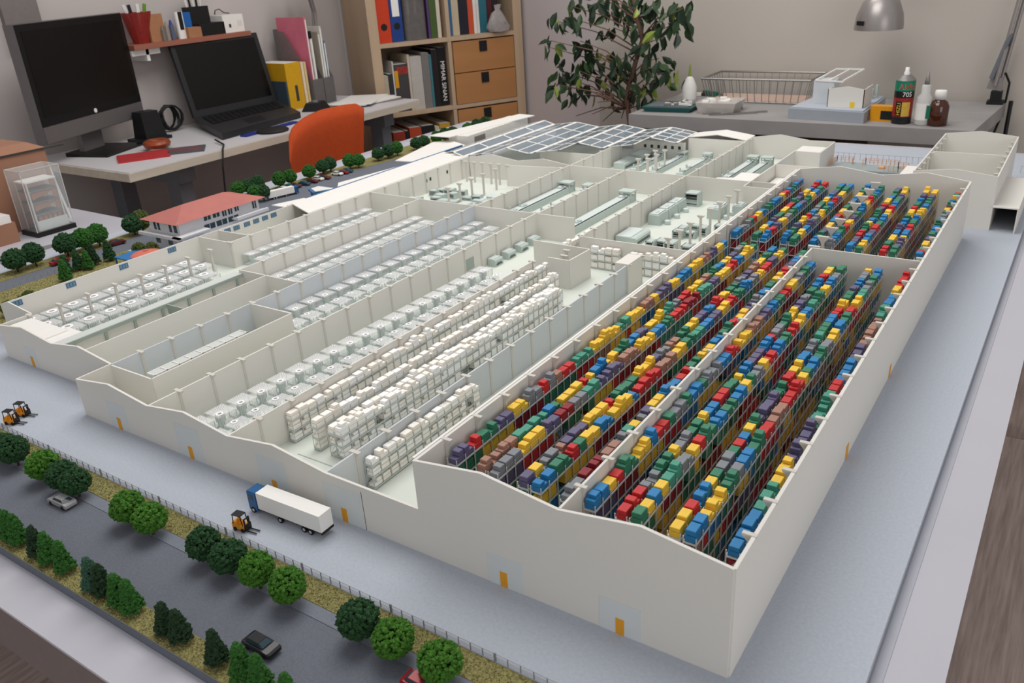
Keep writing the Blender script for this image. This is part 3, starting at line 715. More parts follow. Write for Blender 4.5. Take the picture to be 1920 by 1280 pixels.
# ------------------------------------------------------------------ trees
GREENS = {'dark': (36,70,38), 'mid': (44,92,32), 'bright': (62,108,30), 'blue': (52,84,66), 'olive': (74,86,40), 'deep': (30,54,30)}
for k, c in GREENS.items(): mat('foliage_'+k, c, 0.9, var=0.35, scale=700)
M_trunk = mat('trunk', (70, 56, 46), 0.9, var=0.2)
def clumps(n, fn, s0, seed):
    r = random.Random(seed); mb = MB()
    for _ in range(n):
        c = fn(r); s = s0*r.uniform(.7, 1.3); rot = Matrix.Rotation(r.uniform(0, 6.28), 3, Vector((r.uniform(-1,1), r.uniform(-1,1), r.uniform(-1,1))).normalized())
        vs = [c + rot @ Vector(v)*s*r.uniform(.75, 1.25) for v in ((1,0,0),(-1,0,0),(0,1,0),(0,-1,0),(0,0,1),(0,0,-1))]
        mb.add(vs, [(0,2,4),(2,1,4),(1,3,4),(3,0,4),(2,0,5),(1,2,5),(3,1,5),(0,3,5)])
    return mb
def dec_fn(r):
    while True:
        v = Vector((r.gauss(0,1), r.gauss(0,1), r.gauss(0,1))).normalized()
        rad = r.uniform(.78, 1.02)
        return Vector((v.x*.138*rad, v.y*.138*rad, .168 + v.z*(.138 if v.z > 0 else .105)*rad))
def con_fn(r):
    h = r.random()**1.3; a = r.uniform(0, 6.28); rad = (.072*(1-h)**.8+.012)*r.uniform(.6, 1.05)
    return Vector((rad*math.cos(a), rad*math.sin(a), .045+h*.25))
DEC = [clumps(620, dec_fn, .021, 20+i).mesh('crown', M_trunk) for i in range(3)]; CON = [clumps(420, con_fn, .019, 40+i).mesh('crown', M_trunk) for i in range(3)]
_tc = {}
def crown(kind, i, g):
    k = (kind, i, g)
    if k not in _tc:
        me = (DEC if kind == 'd' else CON)[i].copy(); me.materials.clear(); me.materials.append(MATS['foliage_'+g]); _tc[k] = me
    return _tc[k]
tq = MB(); tq.tube([(0,0,0),(.004,.002,.06),(0,0,.15)], [.014,.011,.009], 6)
for a in (0, 2.1, 4.2): tq.tube([(0,0,.07),(.04*math.cos(a),.04*math.sin(a),.13)], [.007,.004], 4)
TRK = tq.mesh('trunk', M_trunk); TRC = MB().tube([(0,0,0),(0,0,.1)], [.012,.008], 6).mesh('trunk', M_trunk)
rt = random.Random(9)
def tree(kind, x, y, g, label, grp, sc=1.0):
    t = thing('round_tree' if kind == 'd' else 'conifer_tree', label, 'tree', (x, y, .01), rt.uniform(0, 6.28), grp); sc *= 1.12 if kind == 'd' else 1.04; t.scale = (sc*rt.uniform(.94,1.06),)*2 + (sc*rt.uniform(.94,1.08),)
    link('crown', crown(kind, rt.randrange(3), g), t); link('trunk', TRK if kind == 'd' else TRC, t)
front = [(-8.14,'dark'),(-7.9,'dark'),(-7.28,'bright'),(-6.9,'dark'),(-6.66,'dark'),(-5.72,'bright'),(-5.37,'bright'),(-4.54,'dark'),(-4.2,'dark'),(-3.82,'bright'),(-3.44,'bright'),(-2.62,'dark'),(-2.26,'bright'),(-1.8,'bright')]
for i, (x, g) in enumerate(front): tree('d', x, -1.10, g, '%s green round model tree, %s from the left in the verge by the fence' % ('dark' if g == 'dark' else 'bright', nth(i+1)), 'round trees along the front fence')
conf = [(-6.72,'deep'),(-6.55,'mid'),(-6.4,'mid'),(-6.06,'deep'),(-5.85,'mid'),(-5.6,'mid'),(-5.13,'blue'),(-4.97,'deep'),(-4.74,'mid'),(-4.56,'mid'),(-4.08,'deep'),(-3.89,'deep'),(-3.43,'deep'),(-3.13,'mid'),(-2.93,'mid')]
for i, (x, g) in enumerate(conf): tree('c', x, -1.86, g, '%s conifer model tree, %s from the left along the front edge' % ({'deep':'dark green','mid':'bright green','blue':'bluish green'}[g], nth(i+1)), 'conifers along the front edge', 1.05)
for i, x in enumerate((-2.6,)): tree('c', x, -1.87, 'mid', 'small bright conifer model tree at the right end of the front edge', 'conifers along the front edge')
for i, (y, g) in enumerate([(2.63,'dark'),(2.99,'dark'),(3.64,'dark'),(4.02,'mid'),(4.33,'mid'),(5.15,'dark'),(5.35,'olive')]): tree('d', -15.03, y, g, 'round model tree, %s from the front beside the left road' % nth(i+1), 'round trees beside the left road', 1.3)
for i, (x, y, g) in enumerate([(-13.98,3.0,'dark'),(-13.6,2.78,'mid'),(-13.95,3.24,'dark'),(-13.82,3.35,'mid'),(-13.95,3.56,'deep'),(-13.9,3.85,'dark')]): tree('c', x, y, g, 'conifer model tree, %s in the garden behind the left wall' % nth(i+1), 'conifers in the left garden', 1.25)
for i, (x, y) in enumerate([(-12.75,1.55),(-12.9,1.75),(-12.8,1.35),(-13.3,4.4),(-13.5,4.25)]): tree('d', x, y, 'olive', 'low olive model bush, %s in the left garden' % nth(i+1), 'bushes in the left garden', .8)
for i, (x, y, g) in enumerate([(-15.12,9.32,'mid'),(-15.06,9.63,'mid'),(-15.06,10.28,'mid'),(-15.1,10.8,'dark'),(-15.13,11.1,'dark'),(-14.82,11.53,'mid'),(-14.7,11.74,'mid'),(-14.72,12.56,'dark'),(-14.67,12.93,'dark'),(-14.65,13.28,'mid'),(-14.57,14.04,'dark'),(-14.53,14.33,'dark'),(-15.45,8.3,'mid'),(-15.4,8.55,'dark'),(-15.38,8.85,'dark'),(-14.6,8.1,'mid'),(-14.5,8.25,'dark'),(-14.5,14.9,'mid'),(-14.5,15.3,'dark'),(-14.5,15.7,'dark'),(-14.45,16.4,'mid'),(-14.4,16.8,'dark'),(-14.35,17.2,'dark')]):
    tree('d', x, y, g, 'round model tree, %s along the parking lot verge' % nth(i+1), 'round trees along the parking lot', 1.12)
# ------------------------------------------------------------------ vehicles
M_tyre = mat('tyre', (24,24,25), 0.8, var=0); M_rim = mat('wheel_rim', (200,200,200), 0.4, 0.5, var=0)
CARC = {'silver':(172,168,170),'black':(24,24,27),'red':(150,28,36),'white':(232,230,226),'teal':(34,84,96),'brown':(104,40,40),'maroon':(84,30,40)}
for k, c in CARC.items(): mat('car_'+k, c, 0.25, 0.1, var=0.0, spec=0.6)
def car_meshes(colname):
    L, w = .33, .135
    body = MB()
    prof = [(-L/2,.025),(L/2,.025),(L/2,.055),(L/2-.02,.066),(.09,.072),(-.13,.074),(-L/2+.01,.068),(-L/2,.055)]
    n = len(prof)
    def ring(y, s): return [(x*s, y, z if z > .03 else .025) for x, z in prof]
    vs = ring(-w/2, .96) + ring(-w/2+.012, 1) + ring(w/2-.012, 1) + ring(w/2, .96); fs = []
    for k in range(3):
        for i in range(n): fs.append((k*n+i, (k+1)*n+i, (k+1)*n+(i+1) % n, k*n+(i+1) % n))
    fs += [tuple(range(n)), tuple(range(4*n-1, 3*n-1, -1))]
    body.add(vs, fs)
    body.frus(-.125, .075, -w/2+.012, w/2-.012, .070, -.085, .03, -w/2+.022, w/2-.022, .108)
    glass = MB()
    glass.frus(-.1275, .0775, -w/2+.02, w/2-.02, .077, -.092, .037, -w/2+.028, w/2-.028, .104)
    glass.frus(-.112, .062, -w/2+.0115, w/2-.0115, .079, -.088, .032, -w/2+.0205, w/2-.0205, .103)
    wh = MB(); 
    for x in (-.1, .1):
        for y in (-w/2+.008, w/2-.008): wh.cyl((x, y-.009, .026), (x, y+.009, .026), .026, .026, 10)
    return [('body', body.mesh('body', MATS['car_'+colname])), ('windows', glass.mesh('windows', M_glassd)), ('wheels', wh.mesh('wheels', M_tyre))]
_cm = {}
def car(c, x, y, rz, label, z=.006, sc=1.0):
    if c not in _cm: _cm[c] = car_meshes(c)
    t = thing('model_car', label, 'car', (x, y, z), rz, 'miniature cars'); t.scale = (sc,)*3
    for n_, me in _cm[c]: link(n_, me, t)
car('silver', -6.69, -1.27, math.radians(180+3), 'silver miniature car on the front road')
car('black', -3.25, -1.58, 0, 'black miniature car on the front road behind conifers')
car('red', -1.88, -1.24, 0, 'red miniature car at the bottom edge of the road')
car('red', -14.74, 3.3, math.radians(88), 'red miniature car on the left road', sc=1.1)
car('brown', -14.78, 4.55, math.radians(80), 'dark red miniature car on the left road behind the trees', sc=1.1)
for i, (c, x, y) in enumerate([('white',-14.84,9.16),('teal',-14.86,9.35),('maroon',-14.82,9.51),('teal',-14.77,9.76),('brown',-14.76,10.03),('white',-14.80,10.26),('brown',-14.73,10.44),('white',-14.71,10.87),('red',-14.67,11.05),('teal',-14.68,11.22),('white',-15.0,8.62),('brown',-14.92,8.78)]):
    car(c, x+.05, y, math.radians(8), '%s miniature car, %s in the row parked by the verge' % (c, nth(i+1)))
for i, (c, x, y) in enumerate([('white',-13.2,9.5),('brown',-13.15,9.75),('brown',-13.1,10.3),('white',-13.05,10.5),('red',-13.0,10.9),('black',-12.95,11.5),('silver',-12.95,11.9)]):
    car(c, x, y, math.radians(5), '%s miniature car, %s in the row parked by the walkway' % (c, nth(i+1)))
M_cab = mat('truck_blue', (36, 92, 142), 0.35, var=0.02); M_trail = mat('trailer_white', (240, 238, 233), 0.4, var=0.01)
def truck(x, y, rz, label, sc=1.0):
    t = thing('model_truck', label, 'truck', (x, y, .001), rz, 'miniature trucks'); t.scale = (sc,)*3
    MB().box(-.32, .53, -.082, .082, .075, .262).box(-.322, .53, -.078, .078, .07, .075).build('trailer', M_trail, t)
    MB().box(-.44, .525, -.06, .06, .045, .07).box(.515, .535, -.08, .08, .05, .075).build('chassis', M_black, t)
    cab = MB().yprism([(-.078,.03),(.078,.03),(.078,.23),(.07,.245),(-.07,.245),(-.078,.23)], -.46, -.345).build('cab', M_cab, t)
    MB().box(-.463, -.458, -.07, .07, .145, .21).box(-.44, -.38, -.0795, .0795, .15, .205).build('windows', M_glassd, cab)
    for xx in (-.405, -.03, .29, .375):
        for yy in (-.068, .068):
            w = MB().cyl((xx, yy-.014, .032), (xx, yy+.014, .032), .032, .032, 14).build('wheel', M_tyre, t)
            MB().cyl((xx, yy+(.012 if yy > 0 else -.012), .032), (xx, yy+(.0155 if yy > 0 else -.0155), .032), .02, .016, 12).build('hub', M_rim, w)
truck(-4.37, -.27, math.radians(2), 'blue cab truck with white trailer on the yard by the facade')
truck(-14.35, 8.75, math.radians(-105), 'small white trailer truck with blue cab beside the parking lot', .8)
M_fork = mat('forklift_orange', (232, 150, 30), 0.45, var=0.02)
def forklift(x, y, rz, label):
    t = thing('model_forklift', label, 'forklift', (x, y, .001), rz, 'miniature forklifts'); t.scale = (.86,)*3
    MB().box(-.1, .07, -.05, .05, .022, .075).frus(-.105, -.02, -.048, .048, .075, -.095, -.03, -.04, .04, .105).build('body', M_fork, t)
    MB().box(-.03, .01, -.03, .03, .075, .095).box(-.035, -.022, -.03, .03, .09, .135).build('seat', M_fork, t)
    g_ = MB()
    for xx, zt in ((-.085, .2), (.055, .2)):
        for yy in (-.042, .042): g_.tube([(xx, yy, .07), (xx*.8-.005, yy, zt)], .006, 5)
    g_.box(-.08, .045, -.048, .048, .2, .21); g_.build('guard', M_black, t)
    m_ = MB()
    for yy in (-.035, .035): m_.box(.075, .09, yy-.007, yy+.007, .012, .175)
    m_.box(.09, .1, -.045, .045, .02, .10).box(.075, .09, -.035, .035, .16, .17); m_.build('mast', M_black, t)
    MB().box(.1, .23, -.035, -.02, .012, .02).box(.1, .23, .02, .035, .012, .02).build('forks', M_black, t)
    for xx in (-.06, .05):
        for yy in (-.05, .05): MB().cyl((xx, yy-.01, .024), (xx, yy+.01, .024), .024, .024, 10).build('wheel', M_tyre, t)
forklift(-4.66, -.60, math.radians(8), 'orange forklift miniature near the fence beside the truck')
forklift(-9.0, -.6, math.radians(20), 'orange forklift miniature at the left edge, nearer the fence')
forklift(-9.08, -.42, math.radians(20), 'orange forklift miniature at the left edge, nearer the facade')
# ------------------------------------------------------------------ fences
M_fence = mat('fence_grey', (150, 152, 158), 0.5, 0.2, var=0.03); M_fpan = mat('fence_panel', (190, 196, 206), 0.2, var=0, alpha=0.12)
fe = thing('model_fence', 'grey see-through boundary fence along the front verge', 'fence', (-4.2, -.745, 0))
x = -5.2
pm = MB().box(-.0035, .0035, -.0035, .0035, 0, .085).mesh('post', M_fence); pmb = MB().box(-.009, .009, -.006, .006, 0, .095).mesh('post', M_fence)
for k in range(88): link('post', pmb if k % 9 == 4 else pm, fe, (-5.2+.117*k, 0, 0))
for z in (.02, .035, .05, .083): MB().box(-5.2, 5.05, -.0018, .0018, z-.0014, z+.0014).build('rail', M_fence, fe)
MB().box(-5.2, 5.05, -.012, .012, 0, .010).build('kerb', M_plate, fe)
MB().box(-5.2, 5.05, -.001, .001, .01, .083).build('panel', M_fpan, fe)
fe2 = thing('model_fence', 'faint wire fence between the left road and the garden', 'fence', (-14.2, 2.6, 0))
for k in range(22): link('post', pm, fe2, (0, -1.4+.13*k, .01))
MB().box(-.002, .002, -1.4, 1.35, .085, .089).build('rail', M_fence, fe2)
fe3 = thing('model_fence', 'wire fence with blue grey posts behind the orange railings', 'fence', (-2.6, 16.6, 0))
pm3 = MB().box(-.0035, .0035, -.0035, .0035, 0, .16).mesh('post', M_fence)
for k in range(26): link('post', pm3, fe3, (-.95+.135*k*.95, 0, 0))
MB().box(-.95, 2.4, -.002, .002, .15, .155).build('rail', M_fence, fe3)
fe4 = thing('model_fence', 'short wire fence at the far right corner of the base board', 'fence', (.6, 16.4, 0))
for k in range(4): link('post', pm3, fe4, (-.15+.13*k, 0, 0))
MB().box(-.15, .25, -.002, .002, .15, .155).build('rail', M_fence, fe4)
M_rail = mat('orange_rail', (222, 166, 122), 0.5, var=0.03); M_platf = mat('platform_grey', (150, 160, 160), 0.7, var=0.05)
pl = thing('loading_platform', 'grey platform with orange railings in the rear yard', 'platform', (-2.6, 15.9, 0))
MB().prism([(-.75,-.5),(1.3,-.5),(1.3,.1),(-.0,.1),(-.1,.25),(-.4,.25),(-.6,.2)], 0, .05).build('deck', M_platf, pl)
for pts in ([(-.75,-.3),(-.72,.22),(-.36,.22),(-.33,.02)], [(-.1,.02),(-.06,.15),(.66,.12),(.68,-.05),(.9,-.06)], [(.45,-.42),(.75,-.42),(.95,-.4)]):
    q = MB()
    for a, b in zip(pts[:-1], pts[1:]):
        for z in (.1, .15, .19): q.tube([(a[0],a[1],z),(b[0],b[1],z)], .0045, 4)
        L = math.hypot(b[0]-a[0], b[1]-a[1]); n = max(1, int(L/.09))
        for k in range(n+1):
            u = k/n; q.box(a[0]+(b[0]-a[0])*u-.006, a[0]+(b[0]-a[0])*u+.006, a[1]+(b[1]-a[1])*u-.006, a[1]+(b[1]-a[1])*u+.006, .05, .19)
    q.build('railing', M_rail, pl)
MB().box(.3,.42,-.25,-.1,.05,.09).build('crate', M_rail, pl)
# ------------------------------------------------------------------ office with the red roof
M_roof = mat('coral_roof', (176, 108, 100), 0.7, var=0.04, scale=30); M_off = mat('office_white', (214, 216, 220), 0.6, var=0.01)
of = thing('office_model', 'white office building model with coral hipped roof and balconies', 'building model', (-13.43, 5.85, 0))
MB().box(-.48, .48, -1.0, 1.0, 0, .6).build('walls', M_off, of)
MB().add([(-.6,-1.13,.59),(.6,-1.13,.59),(.6,1.13,.59),(-.6,1.13,.59),(0,-.5,.79),(0,.5,.79)], [(0,1,4),(1,2,5,4),(2,3,5),(3,0,4,5),(0,3,2,1)]).build('roof', M_roof, of)
MB().box(-.62,.66,-1.2,-.45,.30,.335).box(.48,.7,-1.2,-.45,.335,.36).box(-.62,.7,-1.2,-1.14,.335,.36).build('balcony', M_off, of)
MB().box(.48,.68,.25,1.08,.32,.35).box(.62,.68,.25,1.08,.35,.38).build('balcony', M_off, of)
for y, w, z0, z1 in ((-.32,.16,.47,.56),(-.1,.16,.47,.56),(.1,.1,.44,.57),(.25,.1,.44,.57),(.42,.1,.46,.57),(.88,.1,.4,.58),(-.3,.26,.28,.39),(.0,.26,.28,.39),(.3,.26,.28,.39)):
    p = MB().box(.48,.486,y-w/2,y+w/2,z0,z1).build('window', M_glassd, of); MB().box(.486,.49,y-.006,y+.006,z0,z1).build('mullion', M_off, p)
for x, w in ((-.3,.07),(-.18,.07),(.2,.08),(.36,.1)):
    p = MB().box(x-w/2,x+w/2,-1.006,-1.0,.38,.56).build('window', M_glassd, of)
for x in (-.3,.1): MB().box(x-.07,x+.07,-1.006,-1.0,.1,.2).build('window', M_glassd, of)
cp = thing('canopy_model', 'small blue pergola with a coral domed roof beside the left wall', 'pergola', (-13.2, 4.0, 0))
MB().box(-.28,.28,-.3,.35,.17,.19).build('canopy', mat('canopy_blue', (44,112,168), .5, var=.02), cp)
MB().lathe([(.3,.19),(.26,.215),(.15,.245),(.05,.26),(.05,.275),(.0,.28)], 16, (.18,.1,0), cap=False).build('dome', mat('coral_dome', (206,112,96), .6, var=.03), cp)
for x in (-.26,.26):
    for y in (-.28,.33): MB().box(x-.012,x+.012,y-.012,y+.012,0,.17).build('post', MATS['canopy_blue'], cp)
# ------------------------------------------------------------------ the studio around the model: pixel rays meet the plane a thing stands on
def ray(u, v):
    a = Vector(((u-960)/1560.467, (v-640)/1560.467, 1.0)); return Vector([sum(RC[k][i]*a[k] for k in range(3)) for i in range(3)])
def pz(u, v, z=0.0): d = ray(u, v); return Vector(CC) + d*((z-CC[2])/d.z)
def py_(u, v, y): d = ray(u, v); return Vector(CC) + d*((y-CC[1])/d.y)
def pxx(u, v, x): d = ray(u, v); return Vector(CC) + d*((x-CC[0])/d.x)
M_birch = mat('birch_edge', (196, 186, 170), 0.6, var=0.08, scale=40, wood='y'); M_desk = mat('desk_white', (206, 203, 205), 0.4, var=0.015, scale=5)
M_gsteel = mat('grey_steel', (112, 116, 122), 0.5, 0.2, var=0.05)
# left desk
dk = thing('white_desk', 'white desk with birch edge along the left wall', 'desk', (-23.6, 15.5, FL)); o_ = (-23.6, 15.5, FL)
def rel(pts, o=o_): return [(x-o[0], y-o[1]) for x, y in pts]
poly = [(-21.02,8.95),(-21.05,22.0),(-26.5,22.1),(-26.5,8.95)]
MB().prism(rel(poly), -.03-FL, 0-FL).build('desktop', M_desk, dk)
MB().prism(rel([(-21.0,8.9),(-21.03,22.02),(-26.5,22.12),(-26.5,8.9)]), -.27-FL, -.03-FL).build('edge_core', M_birch, dk)
for y in (11.2, 20.7):
    MB().prism(rel([(-21.6,y-.28),(-21.6,y+.28),(-25.8,y+.28),(-25.8,y-.28)]), -.85-FL, -.3-FL).build('crossbar', M_gsteel, dk)
    for x in (-22.1, -25.3): MB().frus(x+23.6-.3, x+23.6+.3, y-15.5-.3, y-15.5+.3, 0.15, x+23.6-.3, x+23.6+.3, y-15.5-.25, y-15.5+.25, -.85-FL).build('leg', M_gsteel, dk)
    MB().prism(rel([(-21.3,y-.35),(-21.3,y+.35),(-26.0,y+.35),(-26.0,y-.35)]), 0, .2).build('foot', M_gsteel, dk)
# computer with stand
A = Vector((-24.02, 8.45, .7)); B = Vector((-25.85, 12.98, .7)); dirm = (B-A); wm = dirm.length; ang = math.atan2(dirm.y, dirm.x)
mo = thing('desktop_computer', 'black screen all-in-one computer with silver chin on the white desk', 'computer', ((A.x+B.x)/2, (A.y+B.y)/2, 0), ang)
M_scr = mat('black_screen', (7, 7, 8), 0.25, var=0); M_silver = mat('silver_plastic', (110, 106, 106), 0.4, 0.3, var=0.03); M_bez = mat('bezel', (18, 18, 19), 0.3, var=0)
hw = wm/2
bd = MB(); bd.cbox((0, .22, 2.38), (wm, .34, 3.36)); bd.build('housing', M_silver, mo)
MB().box(-hw+.02, hw-.02, .03, .05, 1.2, 4.04).build('screen_bezel', M_bez, mo)
MB().box(-hw+.2, hw-.2, .022, .03, 1.45, 3.85).build('screen', M_scr, mo)
MB().box(-hw+.02, hw-.02, .03, .05, .72, 1.2).build('chin', M_silver, mo)
bdg = MB().lathe([(.07,0),(.07,.012)], 14).build('badge', M_white, mo, (0, .028, 1.3)); bdg.rotation_euler = (math.pi/2, 0, 0)
MB().box(-.5, .5, .4, .6, .05, 1.6).build('neck', M_silver, mo)
MB().add([(-1.0,-.75,0),(1.05,-.75,0),(.8,.9,0),(-.8,.9,0),(-1.0,-.75,.06),(1.05,-.75,.06),(.8,.9,.12),(-.8,.9,.12)], [(0,3,2,1),(4,5,6,7),(0,1,5,4),(1,2,6,5),(2,3,7,6),(3,0,4,7)]).build('stand_base', M_bez, mo)
# laptop
hl = Vector((-25.3, 14.5, .42)); hr = Vector((-25.2, 18.35, .42)); fl_ = Vector((-22.3, 13.28, 0)); fr_ = Vector((-22.85, 17.3, 0))
M_lap = mat('laptop_grey', (46, 46, 48), 0.45, 0.2, var=0.05); M_key = mat('keys', (20, 20, 21), 0.5, var=0)
mid = (hl+hr+fl_+fr_)/4; lp = thing('laptop', 'open dark grey laptop with black screen on the desk', 'laptop', (mid.x, mid.y, 0))
def q4(a, b, c, d, z0, z1): return [tuple(v) for v in (a, b, c, d)]
def slab(pts, th, name, m, par, org):
    vs = [(p.x-org.x, p.y-org.y, p.z-org.z) for p in pts] + [(p.x-org.x, p.y-org.y, p.z-org.z+th) for p in pts]
    return MB().add(vs, [(0,3,2,1),(4,5,6,7),(0,1,5,4),(1,2,6,5),(2,3,7,6),(3,0,4,7)]).build(name, m, par)
og = Vector((mid.x, mid.y, 0)); lift = Vector((0,0,-.12))
slab([fl_+Vector((0,0,.02)), fr_+Vector((0,0,.02)), hr+Vector((0,0,-.22)), hl+Vector((0,0,-.22))], .2, 'base', M_lap, lp, og)
lerp = lambda a, b, t: a+(b-a)*t
def quad_on(t0, t1, s0, s1, zz):
    f = lambda s, t: lerp(lerp(fl_, fr_, s), lerp(hl, hr, s)+Vector((0,0,-.2)), t) + Vector((0,0,zz))
    return [f(s0,t0), f(s1,t0), f(s1,t1), f(s0,t1)]
for r_i in range(5):
    for k in range(14): slab(quad_on(.48+r_i*.085, .55+r_i*.085, .06+k*.063, .06+k*.063+.054, .215), .02, 'key', M_key, lp, og)
slab(quad_on(.1, .36, .36, .58, .216), .006, 'touchpad', M_key, lp, og)
up = Vector((-.55, 0, 2.5)); sc_ = [hl+Vector((0,0,-.05)), hr+Vector((0,0,-.05)), hr+up, hl+up]
def thick(pts, off, name, m):
    vs = [(p.x-og.x, p.y-og.y, p.z) for p in pts] + [(p.x-og.x+off, p.y-og.y, p.z) for p in pts]
    MB().add(vs, [(0,1,2,3),(7,6,5,4),(0,4,5,1),(1,5,6,2),(2,6,7,3),(3,7,4,0)]).build(name, m, lp)
thick(sc_, -.12, 'lid', M_lap)
ins = [lerp(lerp(sc_[0], sc_[1], s), lerp(sc_[3], sc_[2], s), t)+Vector((.012,0,0)) for s, t in ((.05,.1),(.95,.1),(.95,.94),(.05,.94))]
thick(ins, -.01, 'screen', M_scr)
# riser shelf on the wall
M_ris = mat('red_brown_laminate', (156, 98, 80), 0.5, var=0.05, scale=30, wood='y')
rs = thing('wall_shelf', 'red-brown edged shelf board above the laptop', 'shelf', (-26.32, 15.55, 2.85))
MB().box(-.62, .62, -2.5, 2.5, 0, .16).build('board', M_ris, rs)
for y in (-1.9, 1.9): MB().box(-.62, .4, y-.06, y+.06, -.4, 0).build('bracket', M_white, rs)
MB().box(-.62,.4,-2.5,-1.4,-.2,-.02).build('tray', M_white, rs)
SZ = 3.012
def on_riser(y): return (-26.25, y, SZ)
c_ = thing('pencil_cup', 'red mesh pencil cup full of pens on the wall shelf', 'pencil cup', on_riser(13.75)); M_redm = mat('red_mesh', (150, 44, 38), .5, var=.1, alpha=.8)
MB().lathe([(.28,0),(.5,1.0),(.47,1.0),(.26,.04)], 14, cap=False).build('cup', M_redm, c_)
for i, (a, r, col) in enumerate(((.5,.3,(110,160,50)),(2.2,.25,(230,230,228)),(3.6,.3,(225,225,225)),(5.0,.2,(40,40,44)))):
    MB().tube([(r*.3*math.cos(a), r*.3*math.sin(a), .06), (r*1.3*math.cos(a), r*1.3*math.sin(a), 1.25)], .06, 6).build('pen', mat('pen_%d' % i, col, .4, var=0), c_)
tag(MB().cbox((0,0,.45),(.08,.62,.9), .1).build('cardboard_piece', mat('cardboard', (168,118,84), .8, var=.06), None, (-26.0,14.25,SZ)), 'brown cardboard piece leaning beside the red pencil cup', 'cardboard')
for i, (y, h, col, lab) in enumerate(((14.05,.5,(120,112,104),'grey'),(14.22,.62,(150,140,130),'beige'),(14.42,.66,(90,96,120),'blue-tipped'))):
    b_ = thing('marker_pen', '%s marker standing on the wall shelf' % lab, 'marker', (-25.95, y+.4, SZ)); MB().cyl((0,0,0),(0,0,h*.75),.085,.085,8).build('barrel', mat('marker_%d' % i, col, .5, var=0), b_); MB().cyl((0,0,h*.75),(0,0,h),.07,.03,8).build('tip', mat('marker_tip_%d' % i, (50,70,150) if i == 2 else col, .5, var=0), b_)
rc = thing('remote_handset', 'pale handset with a dark strip standing on the wall shelf', 'handset', (-25.95, 15.2, SZ)); MB().prism(rounded(.16,.3,.06,3), 0, .9).build('shell', M_white, rc); MB().box(.08,.09,-.08,.08,.3,.9).build('strip', M_black, rc)
tag(MB().box(-.05,.05,-.22,.22,.3,.85).box(-.04,.04,-.2,.2,0,.3).build('blue_booklet', mat('booklet_blue', (30,96,168), .5, var=.03), None, (-26.2,15.62,SZ)), 'blue booklet standing in the shelf organiser', 'booklet')
tag(MB().box(-.2,.2,-.28,.28,0,.34).box(-.18,.18,-.26,.26,.34,.35).build('small_box', MATS['cardboard'], None, (-25.93,15.6,SZ)), 'low brown box before the blue booklet on the shelf', 'box')
og_ = thing('desk_organiser', 'black stepped desk organiser holding pens on the wall shelf', 'organiser', (-26.3, 16.5, SZ)); MB().box(-.3,.35,-.5,.6,0,.42).build('lower_tray', M_black, og_); MB().box(-.35,.05,-.6,.25,.42,1.0).build('upper_box', M_black, og_)
for k in range(5): MB().tube([(-.15,-.5+k*.14,.9),(-.15+.02*k,-.56+k*.15,1.45)], .04, 5).build('pen', M_black if k % 2 else M_white, og_)
wb = thing('white_box', 'white cardboard box with small print on the wall shelf', 'box', (-26.3, 17.5, SZ)); MB().box(-.35,.35,-.45,.5,0,.62).build('carton', M_white, wb); MB().box(.351,.354,-.2,-.1,.18,.3).build('print_mark', M_dark, wb); MB().box(.351,.354,.2,.42,.2,.4).build('label', M_card, wb)
gl_ = MB().tube([(-.1,-.3,.66),(-.1,-.25,.8),(-.05,-.1,.84),(0,.05,.7),(0,.3,.66)], .02, 4).build('folded_glasses', M_black, None, (-26.3,17.4,SZ+.0)); tag(gl_, 'thin dark wire lying on the white shelf box', 'wire')
# things on the desk
dkx = thing('docking_box', 'black upright box behind the computer on the desk', 'electronics', (-25.2, 12.55, 0)); MB().frus(-.4,.3,-.35,.45,.1,-.3,.2,-.3,.35,.95).build('box', M_black, dkx); MB().box(-.45,.5,-.6,.5,0,.1).build('base', M_black, dkx)
cb = MB(); rr = random.Random(2)
for k in range(7):
    a = rr.uniform(-.3,.3); cb.tube([(a*.4+.12*math.cos(t*.5), .42*math.cos(t*.5+k)*(1-.05*k), .48+.42*math.sin(t*.5+k)) for t in range(14)], .035, 5)
tag(cb.build('cable_coil', M_black, None, (-25.9, 13.9, 0)), 'coil of black cable standing between computer and laptop', 'cable')
rb_ = thing('red_booklet', 'red booklet lying on the desk front', 'booklet', (-22.7, 10.55, 0), math.radians(60)); MB().box(-.75,.75,-.6,.6,0,.05).build('cover', mat('booklet_red', (176,48,52), .5, var=.05), rb_); MB().box(-.7,.7,-.57,.57,.05,.06).build('front', MATS['booklet_red'], rb_)
rb2 = thing('grey_booklet', 'dark grey booklet under the red booklet', 'booklet', (-22.2, 11.6, 0), math.radians(50)); MB().box(-.7,.7,-.5,.5,0,.045).build('cover', mat('booklet_grey', (80,84,88), .5, var=.15, scale=30), rb2); MB().box(-.4,.6,-.35,.3,.045,.05).build('picture', mat('booklet_pic', (110,70,74), .5, var=.2, scale=30), rb2)
ring = MB(); n = 20
for k in range(n):
    pass
prof = [(.30+.13*math.cos(t*math.pi/4), .14+.13*math.sin(t*math.pi/4)) for t in range(9)]
tag(MB().lathe(prof, 20, cap=False).build('wooden_ring', mat('amber_wood', (140,66,34), .3, var=.2, scale=30), None, (-23.3, 11.5, .05), smooth=True), 'amber wooden ring lying by the red booklet', 'ornament')
tag(MB().lathe([(.0,0),(.5,0),(.56,.05),(.5,.1),(0,.1)], 24, cap=False).build('black_disc', M_black, None, (-21.75, 14.95, 0)), 'round black disc lying at the desk edge', 'disc')
tag(MB().cbox((0,0,.03),(.3,2.6,.05), .1).build('blue_ruler', mat('ruler_blue', (30,46,130), .4, var=.03), None, (-22.15, 15.2, 0)), 'blue ruler lying before the laptop', 'ruler')
